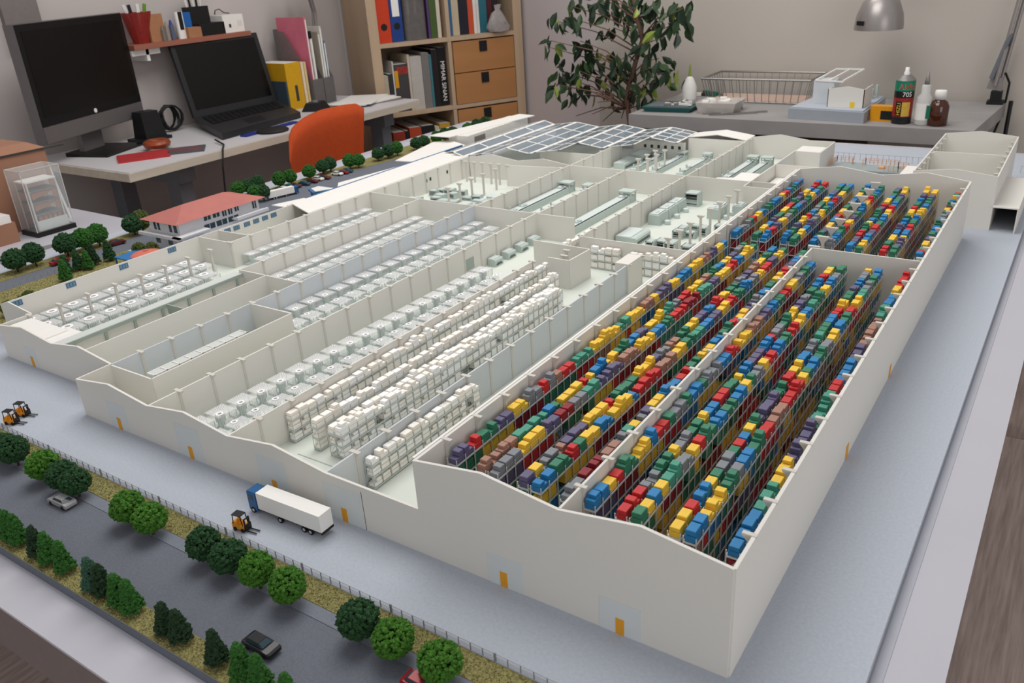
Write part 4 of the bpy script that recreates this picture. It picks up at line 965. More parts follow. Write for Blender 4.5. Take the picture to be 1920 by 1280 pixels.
wc = MB().tube([(-22.2,12.9,.1),(-21.4,12.6,.05),(-20.95,12.2,.04),(-20.86,12.0,-.5),(-20.86,11.8,-2.0)], .03, 5); tag(wc.build('laptop_cable', M_black, None, (0,0,0)), 'thin dark cable hanging over the desk front', 'cable')
# yellow books, magazine files, papers, gadget, lamp
for i, (y, h, w_, col, lab) in enumerate(((18.95,1.75,.75,(206,156,24),'thick yellow book standing beside the laptop'),(19.45,1.72,.12,(226,206,176),'cream book standing right of the thick yellow book'),(19.6,1.7,.1,(216,190,140),'tan book beside the cream book'),(18.5,1.1,.06,(60,74,84),'dark thin book leaning behind the laptop'))):
    b_ = thing('desk_book', lab, 'book', (-25.5, y, 0), math.radians(-4)); MB().box(-.85,.85,-w_/2,w_/2,0,h).build('cover', mat('dbook_%d' % i, col, .5, var=.04), b_); MB().box(-.83,.8,-w_/2+.03,w_/2-.03,h-.02,h+.004).build('pages', M_white, b_)
    if i == 0: MB().box(.851,.856,-.03,.1,.3,.9).build('print_mark', M_dark, b_)
M_meshg = mat('wire_mesh_grey', (118,114,112), .5, .2, var=.1, alpha=.75)
for i, (y, lab) in enumerate(((19.95,'left'),(20.55,'right'))):
    mf = thing('magazine_file', '%s grey mesh magazine file on the desk' % lab, 'magazine file', (-25.4, y, 0))
    for s_ in (-.28,.28): MB().yprism([(s_-.012,0),(s_+.012,0),(s_+.012,1),(s_-.012,1)], -.9, .9).build('low_side', M_meshg, mf); MB().add([(-.9,s_,1),(.9,s_,1),(-.9,s_,2.9),(-.3,s_,2.8)], [(0,1,3,2)]).build('high_side', M_meshg, mf)
    MB().box(-.92,-.9,-.28,.28,0,2.9).box(.9,.92,-.28,.28,0,1.0).box(-.9,.9,-.28,.28,0,.02).build('frame', M_meshg, mf)
for i, (y, h, col, lab, th) in enumerate(((19.85,3.3,(206,110,130),'pink folder standing in the left magazine file',.1),(20.02,2.75,(200,198,194),'clipboard with drawings in the left magazine file',.12),(20.45,2.7,(160,152,140),'beige folder in the right magazine file',.1),(20.58,2.9,(206,204,196),'white folder in the right magazine file',.1),(20.7,2.35,(60,120,160),'blue folder in the right magazine file',.08))):
    f_ = thing('file_folder', lab, 'folder', (-25.4, y, .03)); MB().box(-.8,.8,-th/2,th/2,0,h).build('cover', mat('folder_%d' % i, col, .6, var=.06 if i != 1 else .2, scale=25), f_); MB().box(-.75,.82,-th/4,th/4,.02,h-.1).build('sheets', M_white, f_)
    if i == 1: MB().box(.3,.84,-.1,.02,h-.25,h+.02).build('clip', M_black, f_)
for i in range(4): tag(MB().cbox((0,0,.02+.035*i),(1.9-.1*i,2.4,.03), .25*i-.3).build('paper_sheet', M_white if i != 0 else M_duct, None, (-23.0,21.0-.1*i,0)), ['dark folder at the bottom of the desk paper pile','lowest white sheet of the desk paper pile','middle white sheet of the desk paper pile','topmost white sheet of the desk paper pile'][i], 'paper', 'papers at the desk end')
gd = thing('black_gadget', 'small black gadget lying behind the orange chair', 'gadget', (-23.7, 18.9, 0), .4); MB().frus(-.4,.4,-.5,.5,0,-.25,.25,-.35,.35,.3).build('shell', M_black, gd); MB().cyl((0,0,.3),(0,0,.36),.14,.12,10).build('dial', M_gsteel, gd)
M_lampg = mat('lamp_grey', (136,132,130), .4, .4, var=.03)
ll = thing('desk_lamp', 'grey spring-arm desk lamp at the far end of the desk', 'lamp', (-25.9, 21.3, 0)); MB().box(-.25,.25,-.15,.15,0,.5).build('clamp', M_lampg, ll)
for s_ in (-.08,.08): MB().tube([(s_,0,.4),(s_,.35,3.4),(s_,.2,4.2)], .045, 6).build('arm', M_lampg, ll); MB().tube([(s_*2,.1,.6),(s_*2,.28,2.0)], .05, 6).build('spring', M_meshg, ll)
MB().cyl((0,.2,4.0),(0,.05,4.5),.16,.12,10).build('joint', M_lampg, ll); MB().lathe([(.12,.7),(.3,.55),(.55,.1),(.58,0),(.55,0),(.28,.5),(.1,.64)], 16, (.4,-.6,4.2), cap=False).build('shade', M_lampg, ll)
# orange chair
M_orc = mat('orange_fabric', (178, 68, 24), .85, var=.06, scale=80, bump=.2, bscale=300)
oc = thing('orange_chair', 'orange upholstered chair pushed towards the desk', 'chair', (-18.5, 13.95, FL))
prof = []; ny, nz = 14, 10; vs = []; fs = []
def top_z(y):
    pts = [(12.72,-.2),(12.85,.4),(13.25,.70),(14.0,.88),(14.67,.97),(15.6,1.0),(15.95,.98),(16.14,.8)]
    for (a, za), (b, zb) in zip(pts[:-1], pts[1:]):
        if a <= y <= b: return za+(zb-za)*(y-a)/(b-a)
    return pts[-1][1]
for side in (0, 1):
    for j in range(nz+1):
        for i in range(ny+1):
            y = 12.72+(16.14-12.72)*i/ny; tz = top_z(y); t_ = j/nz; zb = -2.6
            yy = y + (1-t_)*(14.4-y)*.22
            z = zb+(tz-zb)*t_; u = (y-14.43)/1.7
            bulge = .16*math.sin(math.pi*min(1, max(0, t_)))*math.cos(u*1.3) + .05
            edge = .2*(1-abs(u)**6)*(1 if t_ < .97 else .4)
            vs.append((.45*u*u + (edge if side else -edge*.5) - .25*(1-t_), yy-14.4, z-FL))
N = (ny+1)*(nz+1)
for j in range(nz):
    for i in range(ny):
        a = j*(ny+1)+i; fs += [(a, a+ny+1, a+ny+2, a+1), (N+a, N+a+1, N+a+ny+2, N+a+ny+1)]
for i in range(ny):
    a = nz*(ny+1)+i; fs.append((a, N+a, N+a+1, a+1)); fs.append((i, i+1, N+i+1, N+i))
for j in range(nz):
    a = j*(ny+1); fs.append((a, N+a, N+a+ny+1, a+ny+1)); b = a+ny; fs.append((b, b+ny+1, N+b+ny+1, N+b))
MB().add(vs, fs).build('backrest', M_orc, oc, smooth=True)
st_ = MB(); st_.lathe([(0,3.7),(1.5,3.7),(1.75,3.9),(1.7,4.2),(1.2,4.35),(0,4.35)], 20, (-1.6,0,0), cap=False); st_.build('seat', M_orc, oc, smooth=True)
MB().cyl((-1.6,0,.6),(-1.6,0,3.7),.18,.18,10).build('gas_column', M_black, oc); MB().box(-1.2,-.1,-.3,.3,3.5,3.75).build('back_bracket', M_black, oc)
for k in range(5):
    a = k*2*math.pi/5; MB().tube([(-1.6,0,.6),(-1.6+2.2*math.cos(a),2.2*math.sin(a),.35)], [.18,.1], 6).build('base_leg', M_black, oc); MB().cyl((-1.6+2.2*math.cos(a),2.2*math.sin(a)-.1,.22),(-1.6+2.2*math.cos(a),2.2*math.sin(a)+.1,.22),.22,.22,10).build('caster', M_black, oc)
# black stool and tower below the desk
bs = thing('black_chair', 'black chair seat pushed under the white desk', 'chair', (-23.9, 13.4, FL)); MB().lathe([(0,3.6),(1.3,3.6),(1.5,3.85),(1.3,4.15),(0,4.2)], 20, cap=False).build('seat', M_black, bs, smooth=True); MB().cyl((0,0,.5),(0,0,3.6),.2,.2,10).build('column', M_black, bs)
for k in range(5): a = k*2*math.pi/5+.3; MB().tube([(0,0,.5),(1.4*math.cos(a),1.4*math.sin(a),.12)], [.16,.1], 6).build('base_leg', M_black, bs)
pc = thing('computer_tower', 'black computer tower standing under the desk', 'computer', (-24.5, 9.9, FL)); MB().box(-1.9,1.9,-.85,.85,0,4.0).build('case', M_black, pc); MB().box(1.9,1.92,-.8,.8,.1,3.9).build('front_panel', M_bez, pc)
bg = thing('storage_bag', 'dark brown soft bag lying under the desk', 'bag', (-23.6, 17.4, FL)); MB().lathe([(0,0),(1.3,.1),(1.6,.8),(1.3,1.7),(.6,2.2),(.2,2.25)], 12, cap=False).build('bag_body', mat('bag_brown', (60,48,44), .9, var=.15), bg, smooth=True); MB().tube([(-.5,0,2.1),(0,0,2.8),(.5,0,2.1)], .07, 5).build('handle', M_black, bg)
# ------------------------------------------------------------------ side table, cardboard box, display case
sd = thing('side_table', 'low white side table left of the model carrying a cardboard box', 'table', (-19.5, 3.5, FL))
def rs2(pts): return [(x+19.5, y-3.5) for x, y in pts]
MB().prism(rs2([(-17.55,-2),(-17.4,2.9),(-16.45,6.3),(-19.6,6.35),(-24,6.4),(-24,-2)]), -.42-FL, -.2-FL).build('tabletop', M_tablewhite, sd)
for x, y in ((-18.2,-1),(-17.9,5.4),(-23.4,-1),(-23.4,5.6)): MB().box(x+19.5-.2,x+19.5+.2,y-3.5-.2,y-3.5+.2,0,-.42-FL).build('leg', M_edge, sd)
M_cb = mat('kraft_cardboard', (154, 112, 90), .8, var=.05, scale=10)
cx = thing('cardboard_box', 'brown cardboard box standing on the side table', 'box', (-19.6, 4.3, -.2)); MB().box(-.85,.85,-2.6,1.35,0,1.75).build('carton', M_cb, cx); MB().add([(-.87,-2.6,1.75),(.87,-2.6,1.75),(.87,1.36,1.75),(-.87,1.36,1.75),(-.87,-2.6,1.9),(.6,-2.6,1.9),(.6,1.1,1.9),(-.87,1.1,1.9)], [(0,3,2,1),(4,5,6,7),(0,1,5,4),(1,2,6,5),(2,3,7,6),(3,0,4,7)]).build('lid', M_cb, cx); MB().cbox((.87,-.2,1.72),(.02,4.0,.03)).build('seam', M_dark, cx)
MB().cbox((.1,1.42,.85),(1.4,.05,1.75), .0, 0, .12).build('white_board', M_white, cx)
cx2 = thing('cardboard_tray', 'low cardboard tray with white foam scraps at the left edge', 'box', (-18.35, 3.4, -.2)); MB().box(-.4,.4,-1.2,.75,0,.45).build('carton', M_cb, cx2); MB().box(-.36,.36,-1.1,.7,.45,.62).build('foam_slab', M_white, cx2); MB().lathe([(0,0),(.22,.02),(.26,.12),(.1,.2)], 9, (.0,.3,.62)).build('scrap', M_cb, cx2)
dc = thing('display_case', 'clear acrylic display case holding a shelf model on black base', 'display case', (-18.14, 4.92, -.2)); dc.scale = (.92,)*3; M_clear = mat('case_acrylic', (235,240,240), .04, var=0, alpha=.14, spec=.6)
MB().box(-.36,.4,-.5,.5,0,.12).build('base', M_black, dc)
M_caseedge = mat('case_edge', (206,206,204), .3, var=0)
for nm, b_ in (('pane',(-.34,.38,-.48,-.47,.12,1.62)),('pane',(-.34,.38,.47,.48,.12,1.62)),('pane',(-.34,-.33,-.47,.47,.12,1.62)),('pane',(.37,.38,-.47,.47,.12,1.62)),('pane',(-.34,.38,-.48,.48,1.62,1.63))): MB().box(*b_).build(nm, M_clear, dc)
e_ = MB()
for x in (-.34,.38):
    for y in (-.48,.48): e_.box(x-.008,x+.008,y-.008,y+.008,.12,1.63)
for x in (-.34,.38): e_.box(x-.008,x+.008,-.48,.48,1.615,1.63)
for y in (-.48,.48): e_.box(-.34,.38,y-.008,y+.008,1.615,1.63)
e_.build('case_edges', M_caseedge, dc)
for k in range(4): MB().box(-.25,.28,-.36,.36,.2+.29*k,.225+.29*k).build('model_shelf', M_gsteel, dc); 
for k in range(3):
    q = MB(); q.add([(.24,-.3,.3+.29*k),(.24,.34,.47+.29*k),(.24,-.3,.47+.29*k),(.26,-.3,.3+.29*k),(.26,.34,.47+.29*k),(.26,-.3,.47+.29*k)], [(0,1,2),(5,4,3),(0,3,4,1),(1,4,5,2),(2,5,3,0)]); q.build('wooden_ramp', M_cb, dc)
for k in range(6): MB().box(.25,.265,-.3+.12*k,-.285+.12*k,.24,.46).build('slat', M_dark, dc)
for x in (-.25,.27):
    for y in (-.36,.36): MB().box(x-.015,x+.015,y-.015,y+.015,.12,1.32).build('post', M_caseedge, dc)
MB().box(-.25,.29,-.38,.38,1.3,1.33).build('top_panel', M_white, dc); MB().box(.27,.3,-.36,.4,.12,.36).build('front_panel', M_gl, dc)
# ------------------------------------------------------------------ bookshelf
M_shelf = mat('pale_birch', (184, 160, 134), .6, var=.06, scale=25, wood='z'); M_drw = mat('amber_drawer', (172, 122, 76), .5, var=.08, scale=14, wood='x')
LX, LY, RZ = -23.70, 22.40, math.radians(61); uu = Vector((math.cos(RZ), math.sin(RZ), 0)); vv = Vector((-math.sin(RZ), math.cos(RZ), 0)); WS = 7.1; DS = 3.3
bsf = thing('bookshelf', 'pale birch cube bookshelf in the corner behind the desk', 'bookshelf', (LX, LY, FL), RZ)
ZB = [FL, -3.78, -.93, 1.92, 5.5, 7.7]; T = .17; TO = .42
for x in (0, WS-TO): MB().box(x, x+TO, 0, DS, 0, 7.9-FL).build('side_panel', M_shelf, bsf)
MB().box(WS/2-T/2, WS/2+T/2, .02, DS, 0, 7.8-FL).build('divider', M_shelf, bsf)
for z in ZB: MB().box(TO, WS-TO, .01, DS, max(0, z-T/2-FL), z+T-T/2-FL if z > FL else T).build('shelf_board', M_shelf, bsf)
MB().box(TO, WS-TO, DS-.05, DS, 0, 7.8-FL).build('back_panel', M_shelf, bsf)
def drawer(z0, z1):
    d_ = MB().box(WS/2+T/2+.04, WS-TO-.04, -.01, .12, z0-FL, z1-FL).build('drawer', M_drw, bsf); xm = (WS/2+WS-TO)/2
    MB().box(xm-.18, xm+.18, -.05, -.01, z1-.48-FL, z1-.05-FL).build('pull_tab', M_black, d_)
drawer(.50, 1.78); drawer(-.83, .46); drawer(-2.3, -1.08); drawer(-3.65, -2.35)
def at(x, y, z): p = Vector((LX, LY, 0)) + uu*x + vv*y; return (p.x, p.y, z)
BK = [0]
def book(x, w, h, d, col, label, z, name='book', spine=None, hole=False, lab=None, y=.25):
    t = thing(name, label, 'binder' if name == 'ring_binder' else 'book', at(x, y, z), RZ); BK[0] += 1
    MB().box(0, w, 0, d, 0, h).build('cover', mat('spine_%d' % BK[0], col, .5, var=.04), t)
    MB().box(.03, w-.03, .06, d-.03, h-.03, h+.005).build('pages', M_white, t)
    if hole: MB().cyl((w/2,-.004,.62),(w/2,.02,.62),.14,.14,14).build('finger_hole', M_black, t)
    if lab: MB().box(w*.2, w*.8, -.006, 0, lab[0], lab[1]).build('spine_label', M_white, t)
    return t
z1 = 1.92+T/2+.005; x = TO+.06
b = book(x, .58, 3.2, 2.5, (196,60,28), 'orange-red ring binder, leftmost on the upper left shelf', z1, 'ring_binder', hole=True); x += .60
b = book(x, .52, 3.1, 2.5, (30,62,130), 'blue ring binder beside the orange-red binder', z1, 'ring_binder', hole=True, lab=(1.0,2.4)); x += .54
pc_ = thing('mesh_cup', 'grey mesh pencil cup on the upper left shelf', 'pencil cup', at(x+.55, .55, z1), RZ); MB().prism(rounded(.98,.8,.2,4), 0, 1.7).build('cup', M_meshg, pc_); MB().prism(rounded(1.02,.84,.2,4), 1.68, 1.75).build('rim', M_lampg, pc_)
for k in range(5): MB().tube([(-.3+.15*k,0,1.0),(-.35+.17*k,.05,2.5)], .05, 5).build('pen', M_white if k % 2 else M_black, pc_)
x += 1.12
for w, h, col, lab in ((.09,2.7,(86,62,110),'thin purple book beside the mesh cup'),(.3,2.8,(70,92,46),'olive green book on the upper left shelf'),(.16,2.8,(206,196,180),'cream book right of the olive book'),(.14,2.6,(60,56,56),'thin charcoal book on the upper left shelf'),(.24,2.7,(44,36,36),'dark brown book on the upper left shelf'),(.14,2.6,(40,130,170),'bright blue book near the shelf divider')):
    if x+w < WS/2-T/2-.05: book(x, w, h, 2.2, col, lab, z1); x += w+.015
x = WS/2+T/2+.1
for w, h, col, lab in ((.22,2.6,(50,104,150),'blue book, leftmost on the upper right shelf'),(.32,2.5,(190,176,150),'patterned cream book on the upper right shelf'),(.42,2.7,(32,34,46),'thick navy book on the upper right shelf'),(.24,2.6,(196,80,50),'orange book on the upper right shelf'),(.14,2.6,(222,218,212),'white book right of the orange book'),(.12,2.5,(216,214,210),'thin white book on the upper right shelf'),(.36,2.6,(44,104,120),'teal book on the upper right shelf'),(.25,2.5,(76,34,40),'maroon book behind the plastic bag'),(.3,2.5,(40,34,34),'dark book at the right end of the upper right shelf')):
    if x+w < WS-TO-.05: book(x, w, h, 2.0, col, lab, z1, y=.5); x += w+.015
bagm = mat('plastic_bag', (190,184,182), .2, var=.1, alpha=.55); pb = thing('plastic_bag', 'clear crumpled plastic bag on the upper right shelf', 'bag', at(WS-TO-.75, -.02, z1), RZ); pb.scale = (1, .8, 1)
rr = random.Random(4); q = MB(); vs = []; n = 12
prof = [(.5,0),(.55,.2),(.48,.5),(.3,.75),(.12,.9),(.2,1.1)]
for r0, z in prof:
    for i in range(n): a = 2*math.pi*i/n; r1 = r0*rr.uniform(.75,1.15); vs.append((r1*math.cos(a), .45*r1*math.sin(a), z+rr.uniform(0,.05)))
fs = [(k*n+i, k*n+(i+1) % n, (k+1)*n+(i+1) % n, (k+1)*n+i) for k in range(len(prof)-1) for i in range(n)]
MB().add(vs, fs).build('bag_body', bagm, pb, smooth=True); MB().box(-.3,.3,-.15,.15,.02,.4).build('contents', mat('bag_contents',(120,100,88),.7,var=.3,scale=60), pb)
z2 = -.93+T/2+.005; x = TO+.06
for w, h, col, lab in ((.2,1.55,(180,170,150),'short beige book, leftmost on the middle left shelf'),(.2,1.6,(50,50,54),'short black book on the middle left shelf'),(.06,2.1,(200,198,190),'thin white booklet on the middle left shelf'),(.62,1.95,(66,64,64),'grey magazine set with red tops on the middle shelf'),(.1,2.3,(196,184,164),'thin tan book on the middle left shelf'),(.52,2.2,(184,178,172),'white striped periodical block on the middle shelf'),(.34,2.3,(120,116,114),'grey periodical block on the middle shelf'),(.1,2.2,(60,120,130),'thin teal book on the middle left shelf'),(.28,2.4,(34,28,30),'black book with white lettering on the middle shelf')):
    bb = book(x, w, h, 2.2, col, lab, z2)
    if 'red tops' in lab: MB().box(.1,.6,-.006,0,1.55,1.85).build('red_band', mat('red_band',(150,50,44),.5,var=.2,scale=40), bb); MB().box(-.0,.16,-.01,0,1.0,1.7).build('yellow_tab', mat('yellow_tab',(210,150,30),.5,var=0), bb)
    x += w+.015
bb = book(x, .36, 2.45, 2.2, (22,20,22), 'tall black book lettered MIMAR SINAN beside the divider', z2)
text_obj('lettering', 'MIMAR SINAN', .27, 'white_plastic', bb, (.18, -.008, 1.05), (math.pi/2, math.pi/2, 0))
z3 = -3.78+T/2+.005; x = TO+.2
for w, h, col, lab in ((.55,2.0,(150,54,40),'red binder with label on the lower left shelf'),(.16,2.0,(30,30,30),'thin black binder on the lower left shelf'),(.55,2.1,(176,70,40),'orange binder with label on the lower left shelf'),(.6,2.1,(26,27,30),'wide black binder on the lower left shelf'),(.2,2.0,(200,190,180),'white binder on the lower left shelf'),(.5,2.1,(196,150,50),'yellow binder with label on the lower left shelf')):
    book(x, w, h, 2.4, col, lab, z3, 'ring_binder', lab=(1.0,1.6) if w > .3 else None); x += w+.03
# ------------------------------------------------------------------ ficus
M_bark = mat('ficus_bark', (112, 84, 72), .8, var=.2); LEAFM = [mat('leaf_%d' % i, c, .4, var=.12, scale=50) for i, c in enumerate([(40,58,40),(48,70,44),(60,86,52),(34,50,36),(128,146,60)])]
PX, PY = -12.3, 23.2
pt = thing('ficus_plant', 'tall potted ficus with drooping pointed leaves in the corner', 'plant', (PX, PY, FL))
MB().lathe([(.9,0),(1.25,2.3),(1.35,2.3),(1.35,2.55),(1.2,2.55),(1.15,2.3),(0,2.3)], 20, cap=False).build('pot', mat('pot_brown',(96,70,58),.7,var=.05), pt, smooth=True)
trk = [(0,0,2.3)]
for u, v in ((1182,230),(1175,180),(1190,120),(1205,75),(1195,30),(1185,-20),(1180,-60)):
    p = py_(u, v, PY); trk.append((p.x-PX, 0.06*math.sin(v), p.z-FL))
trunk = MB().tube(trk, [.13,.1,.09,.085,.08,.07,.05,.04], 8).build('trunk', M_bark, pt, smooth=True)
rp = random.Random(21)
clus = [(1035,85,5),(1025,95,3),(1045,48,8),(1070,20,6),(1080,45,7),(1088,85,6),(1095,100,4),(1130,30,7),(1160,15,8),(1130,8,6),(1200,40,8),(1215,20,7),(1232,15,9),(1262,28,9),(1280,25,7),(1285,45,5),(1250,60,7),(1228,58,6),(1190,62,5),(1110,5,6),(1150,60,4),(1240,80,3),(1170,35,5),
        (1105,115,8),(1120,128,7),(1085,140,9),(1060,142,7),(1048,150,6),(1040,165,5),(1150,122,7),(1165,120,8),(1170,140,6),(1215,98,7),(1235,118,8),(1245,145,6),(1200,105,5),(1225,135,5),(1255,155,5),(1095,128,5),
        (1070,172,7),(1078,185,4),(1100,172,7),(1130,148,6),(1140,160,5),(1162,158,6),(1195,180,6),(1210,175,6),(1218,185,4),(1140,185,6),(1120,200,6),(1100,185,5),(1175,200,6),(1190,212,6),(1150,215,5),(1110,222,5),(1205,222,6),(1080,225,4),(1165,230,6),(1130,235,5)]
lf = []
for i in range(2):
    L = .62; W_ = .15
    vs = [(0,0,0),(W_*.7,-.06,-.14),(-W_*.7,-.06,-.14),(0,.0,-.14),(W_,-.08,-.30),(-W_,-.08,-.30),(0,0,-.30),(W_*.55,-.06,-.46),(-W_*.55,-.06,-.46),(0,.0,-.46),(0,.03+.04*i,-L)]
    fs = [(0,3,1),(0,2,3),(3,6,4,1),(2,5,6,3),(6,9,7,4),(5,8,9,6),(9,10,7),(8,10,9)]
    lf.append((vs, fs))
leafmesh = {(i, m): MB().add(*lf[i]).mesh('leaf', LEAFM[m]) for i in range(2) for m in range(5)}
nl = 0; brn = 0
for u, v, n in clus:
    yy = PY+rp.uniform(-.9,.9); c = py_(u, v, yy); lc = Vector((c.x-PX, yy-PY, c.z-FL))
    zt = max(trk[1][2]+.5, min(trk[-1][2]-.1, max(lc.z-.9, lc.z-.45*abs(lc.x-.1))))
    for q0, q1 in zip(trk[1:-1], trk[2:]):
        if q0[2] <= zt <= q1[2]: best = Vector(q0)+(Vector(q1)-Vector(q0))*((zt-q0[2])/(q1[2]-q0[2]))
    midp = (Vector(best)+lc)/2 + Vector((0,0,.25))
    MB().tube([best, midp, lc+Vector((0,0,.15))], [.03,.022,.012], 5).build('branch', M_bark, pt, smooth=True)
    for k in range(n):
        if nl >= 300: break
        p = lc + Vector((rp.gauss(0,.2), rp.gauss(0,.25), rp.gauss(.16,.16)))
        m_ = 4 if rp.random() < .09 else rp.choice([0,0,1,1,2,3])
        o = link('leaf', leafmesh[(rp.randrange(2), m_)], pt, p); s_ = rp.uniform(.72,1.05); o.scale = (s_,)*3
        o.rotation_euler = (rp.gauss(0,.45), rp.gauss(0,.45), rp.uniform(0,6.28)); nl += 1
# ------------------------------------------------------------------ right work table and its things
M_conc = mat('grey_tabletop', (150, 147, 146), .6, var=.1, scale=7, bump=.1, bscale=80); M_dbrown = mat('dark_brown_wood', (66,44,36), .7, var=.1)
wt = thing('work_table', 'grey concrete-look work table against the back wall', 'table', (-6, 23.1, FL))
MB().prism([(-5.2,-2.15),(5.0,-2.3),(5.3,2.35),(-5.2,2.35)], -.42-FL, 0-FL).build('tabletop', M_conc, wt)
MB().box(-2.9,1.6,-1.6,1.6,.2,-.55-FL).build('cabinet', M_dbrown, wt); MB().box(-4.9,5.0,1.8,2.1,-1.1-FL,-.45-FL).build('rear_beam', M_dbrown, wt)
for x, y in ((-4.6,-1.6),(4.5,-1.6),(-4.6,1.9),(4.5,1.9)): MB().box(x-.2,x+.2,y-.2,y+.2,0,-.42-FL).build('leg', M_gsteel, wt)
tb = thing('tool_case', 'black tool case with cables under the work table', 'case', (-2.9, 22.6, FL)); MB().box(-.9,1.3,-.8,.8,0,5.2).build('case_body', M_black, tb); MB().tube([(-1,-.85,5.3),(-.4,-.9,5.6),(.2,-.85,5.25),(.9,-.9,5.55),(1.2,-.8,5.2)], .08, 5).build('cable', M_gsteel, tb)
# wire basket
wbk = thing('wire_basket', 'silver wire basket on the work table', 'basket', (-7.95, 24.6, 0)); M_wire = mat('basket_wire', (150,148,146), .35, .7, var=.03)
w0, w1, d0, d1, hh = 1.66, 1.83, .78, .95, .78
def rim(w, d, z, r): return MB().tube([(-w,-d,z),(w,-d,z),(w,d,z),(-w,d,z),(-w,-d,z)], r, 6)
rim(w1, d1, hh, .035).build('rim', M_wire, wbk); rim(w0, d0, .03, .025).build('bottom_rim', M_wire, wbk)
for k in range(15):
    a = -1+2*k/14
    for s_ in (-1, 1): MB().tube([(a*w0, s_*d0, .03), (a*w1, s_*d1, hh)], .014, 4).build('wire', M_wire, wbk)
for k in range(1, 8):
    a = -1+2*k/8
    for s_ in (-1, 1): MB().tube([(s_*w0, a*d0, .03), (s_*w1, a*d1, hh)], .014, 4).build('wire', M_wire, wbk)
for k in range(12): a = -1+2*(k+.5)/12; MB().tube([(a*w0,-d0,.03),(a*w0,d0,.03)], .012, 4).build('floor_wire', M_wire, wbk)
MB().box(-w0+.05,w0-.05,-d0+.05,d0-.05,.04,.06).build('liner', mat('basket_liner',(186,160,146),.7,var=.05), wbk)
# tray, box, bottle, small tools
M_teal = mat('teal_tray', (44,96,94), .4, var=.04)
tr = thing('green_tray', 'dark green tray of small parts at the left table end', 'tray', (-10.15, 22.1, 0), .06); MB().frus(-.75,.75,-.55,.55,0,-.85,.85,-.65,.65,.16).build('tray', M_teal, tr); MB().box(-.72,.72,-.52,.52,.16,.19).build('clutter_base', M_gsteel, tr)
for k in range(8): MB().cbox((rr.uniform(-.5,.5), rr.uniform(-.35,.35), .23), (rr.uniform(.3,.7), .07, .06), rr.uniform(0,3)).build('small_tool', M_lampg if k % 2 else M_white, tr)
pbx = thing('plastic_box', 'clear plastic box of white scraps beside the green tray', 'box', (-8.5, 22.15, 0), .05); MB().frus(-.55,.55,-.5,.5,0,-.65,.65,-.6,.6,.34).build('box_shell', mat('cloudy_plastic',(214,208,202),.25,var=.04,alpha=.7), pbx)
for k in range(9): MB().cbox((rr.uniform(-.4,.4), rr.uniform(-.4,.4), .25+.04*k*.3), (.3,.2,.12), rr.uniform(0,3)).build('scrap', M_white, pbx)
db = thing('dropper_bottle', 'white dropper bottle with green tip on the work table', 'bottle', (-10.35, 24.0, 0)); MB().lathe([(.24,0),(.25,.05),(.25,.45),(.14,.72),(.07,.8)], 14).build('bottle', M_white, db, smooth=True); MB().lathe([(.06,.8),(.02,1.2)], 8).build('tip', mat('tip_green',(140,160,60),.4,var=0), db)
kn = thing('craft_knife', 'green craft knife leaning by the wire basket', 'knife', (-9.9, 24.9, 0), -.5); MB().cbox((0,0,.1),(.75,.14,.16)).build('handle', mat('knife_green',(30,110,88),.4,var=.03), kn); MB().cbox((.5,0,.1),(.3,.02,.1)).build('blade', M_lampg, kn)
kn2 = thing('utility_knife', 'white utility knife with dark end on the work table', 'knife', (-10.6, 24.8, 0), .3); MB().cbox((0,0,.06),(.7,.16,.1)).build('handle', M_white, kn2); MB().cbox((.5,0,.06),(.3,.12,.08)).build('grip', mat('grip_dark',(70,40,40),.5,var=0), kn2)
for i, (x, y, a, L) in enumerate(((-8.3,21.7,.5,1.2),(-7.9,21.65,.55,1.5),(-7.6,21.9,.6,1.4))):
    tg = thing('tweezers', 'steel tweezers, %s of three lying by the plastic box' % ORD[i+1], 'tweezers', (x, y, 0), a); MB().cbox((0,.03,.03),(L,.03,.03), .04).build('blade', M_lampg, tg); MB().cbox((0,-.03,.03),(L,.03,.03), -.04).build('blade', M_lampg, tg)
cn = thing('cone_tip', 'small clear nozzle cone beside the plastic box', 'nozzle', (-8.05, 22.6, 0)); MB().lathe([(.14,0),(.13,.05),(.04,.32)], 10).build('cone', M_lampg, cn)
# small study model
M_blk = mat('blue_grey_block', (156,162,170), .7, var=.02)
sm = thing('study_model', 'small white study model of a hall on a grey block', 'model', (-4.95, 22.6, 0))
MB().prism([(-1.15,-1.2),(1.08,-1.45),(1.08,1.35),(-.95,1.5)], 0, .3).build('block', M_blk, sm); MB().prism([(-1.1,-1.15),(1.03,-1.4),(1.03,1.3),(-.9,1.45)], .3, .34).build('plinth', M_plate, sm)
MB().box(-.65,-.05,-.5,.2,.34,1.02).build('frosted_room', M_cardblue, sm)
MB().xprism([(-.1,.34),(.92,.34),(.92,.86),(.45,.94),(-.1,.86)], -.95,-.92).box(.9,.92,-.95,.1,.34,.86).box(-.1,-.08,-.95,.1,.34,.86).build('hall_walls', M_card, sm)
MB().box(.55,.68,-.956,-.95,.34,.5).build('door_leaf', mat('yellow_door',(232,196,40),.5,var=0), sm)
for x in (-.6,-.2,.2): MB().tube([(x,-.5,1.03),(x+.25,.9,1.18)], .03, 4).build('roof_frame', M_white, sm)
MB().tube([(-.6,-.5,1.03),(.2,-.5,1.0)], .03, 4).build('roof_frame', M_white, sm); MB().tube([(-.35,.9,1.18),(.45,.9,1.18)], .03, 4).build('roof_frame', M_white, sm)
for k in range(4): MB().box(.6+.08*k,.66+.08*k,.3+.2*k,.45+.2*k,.34,.62+.1*(k % 2)).build('machine_block', M_mach, sm)
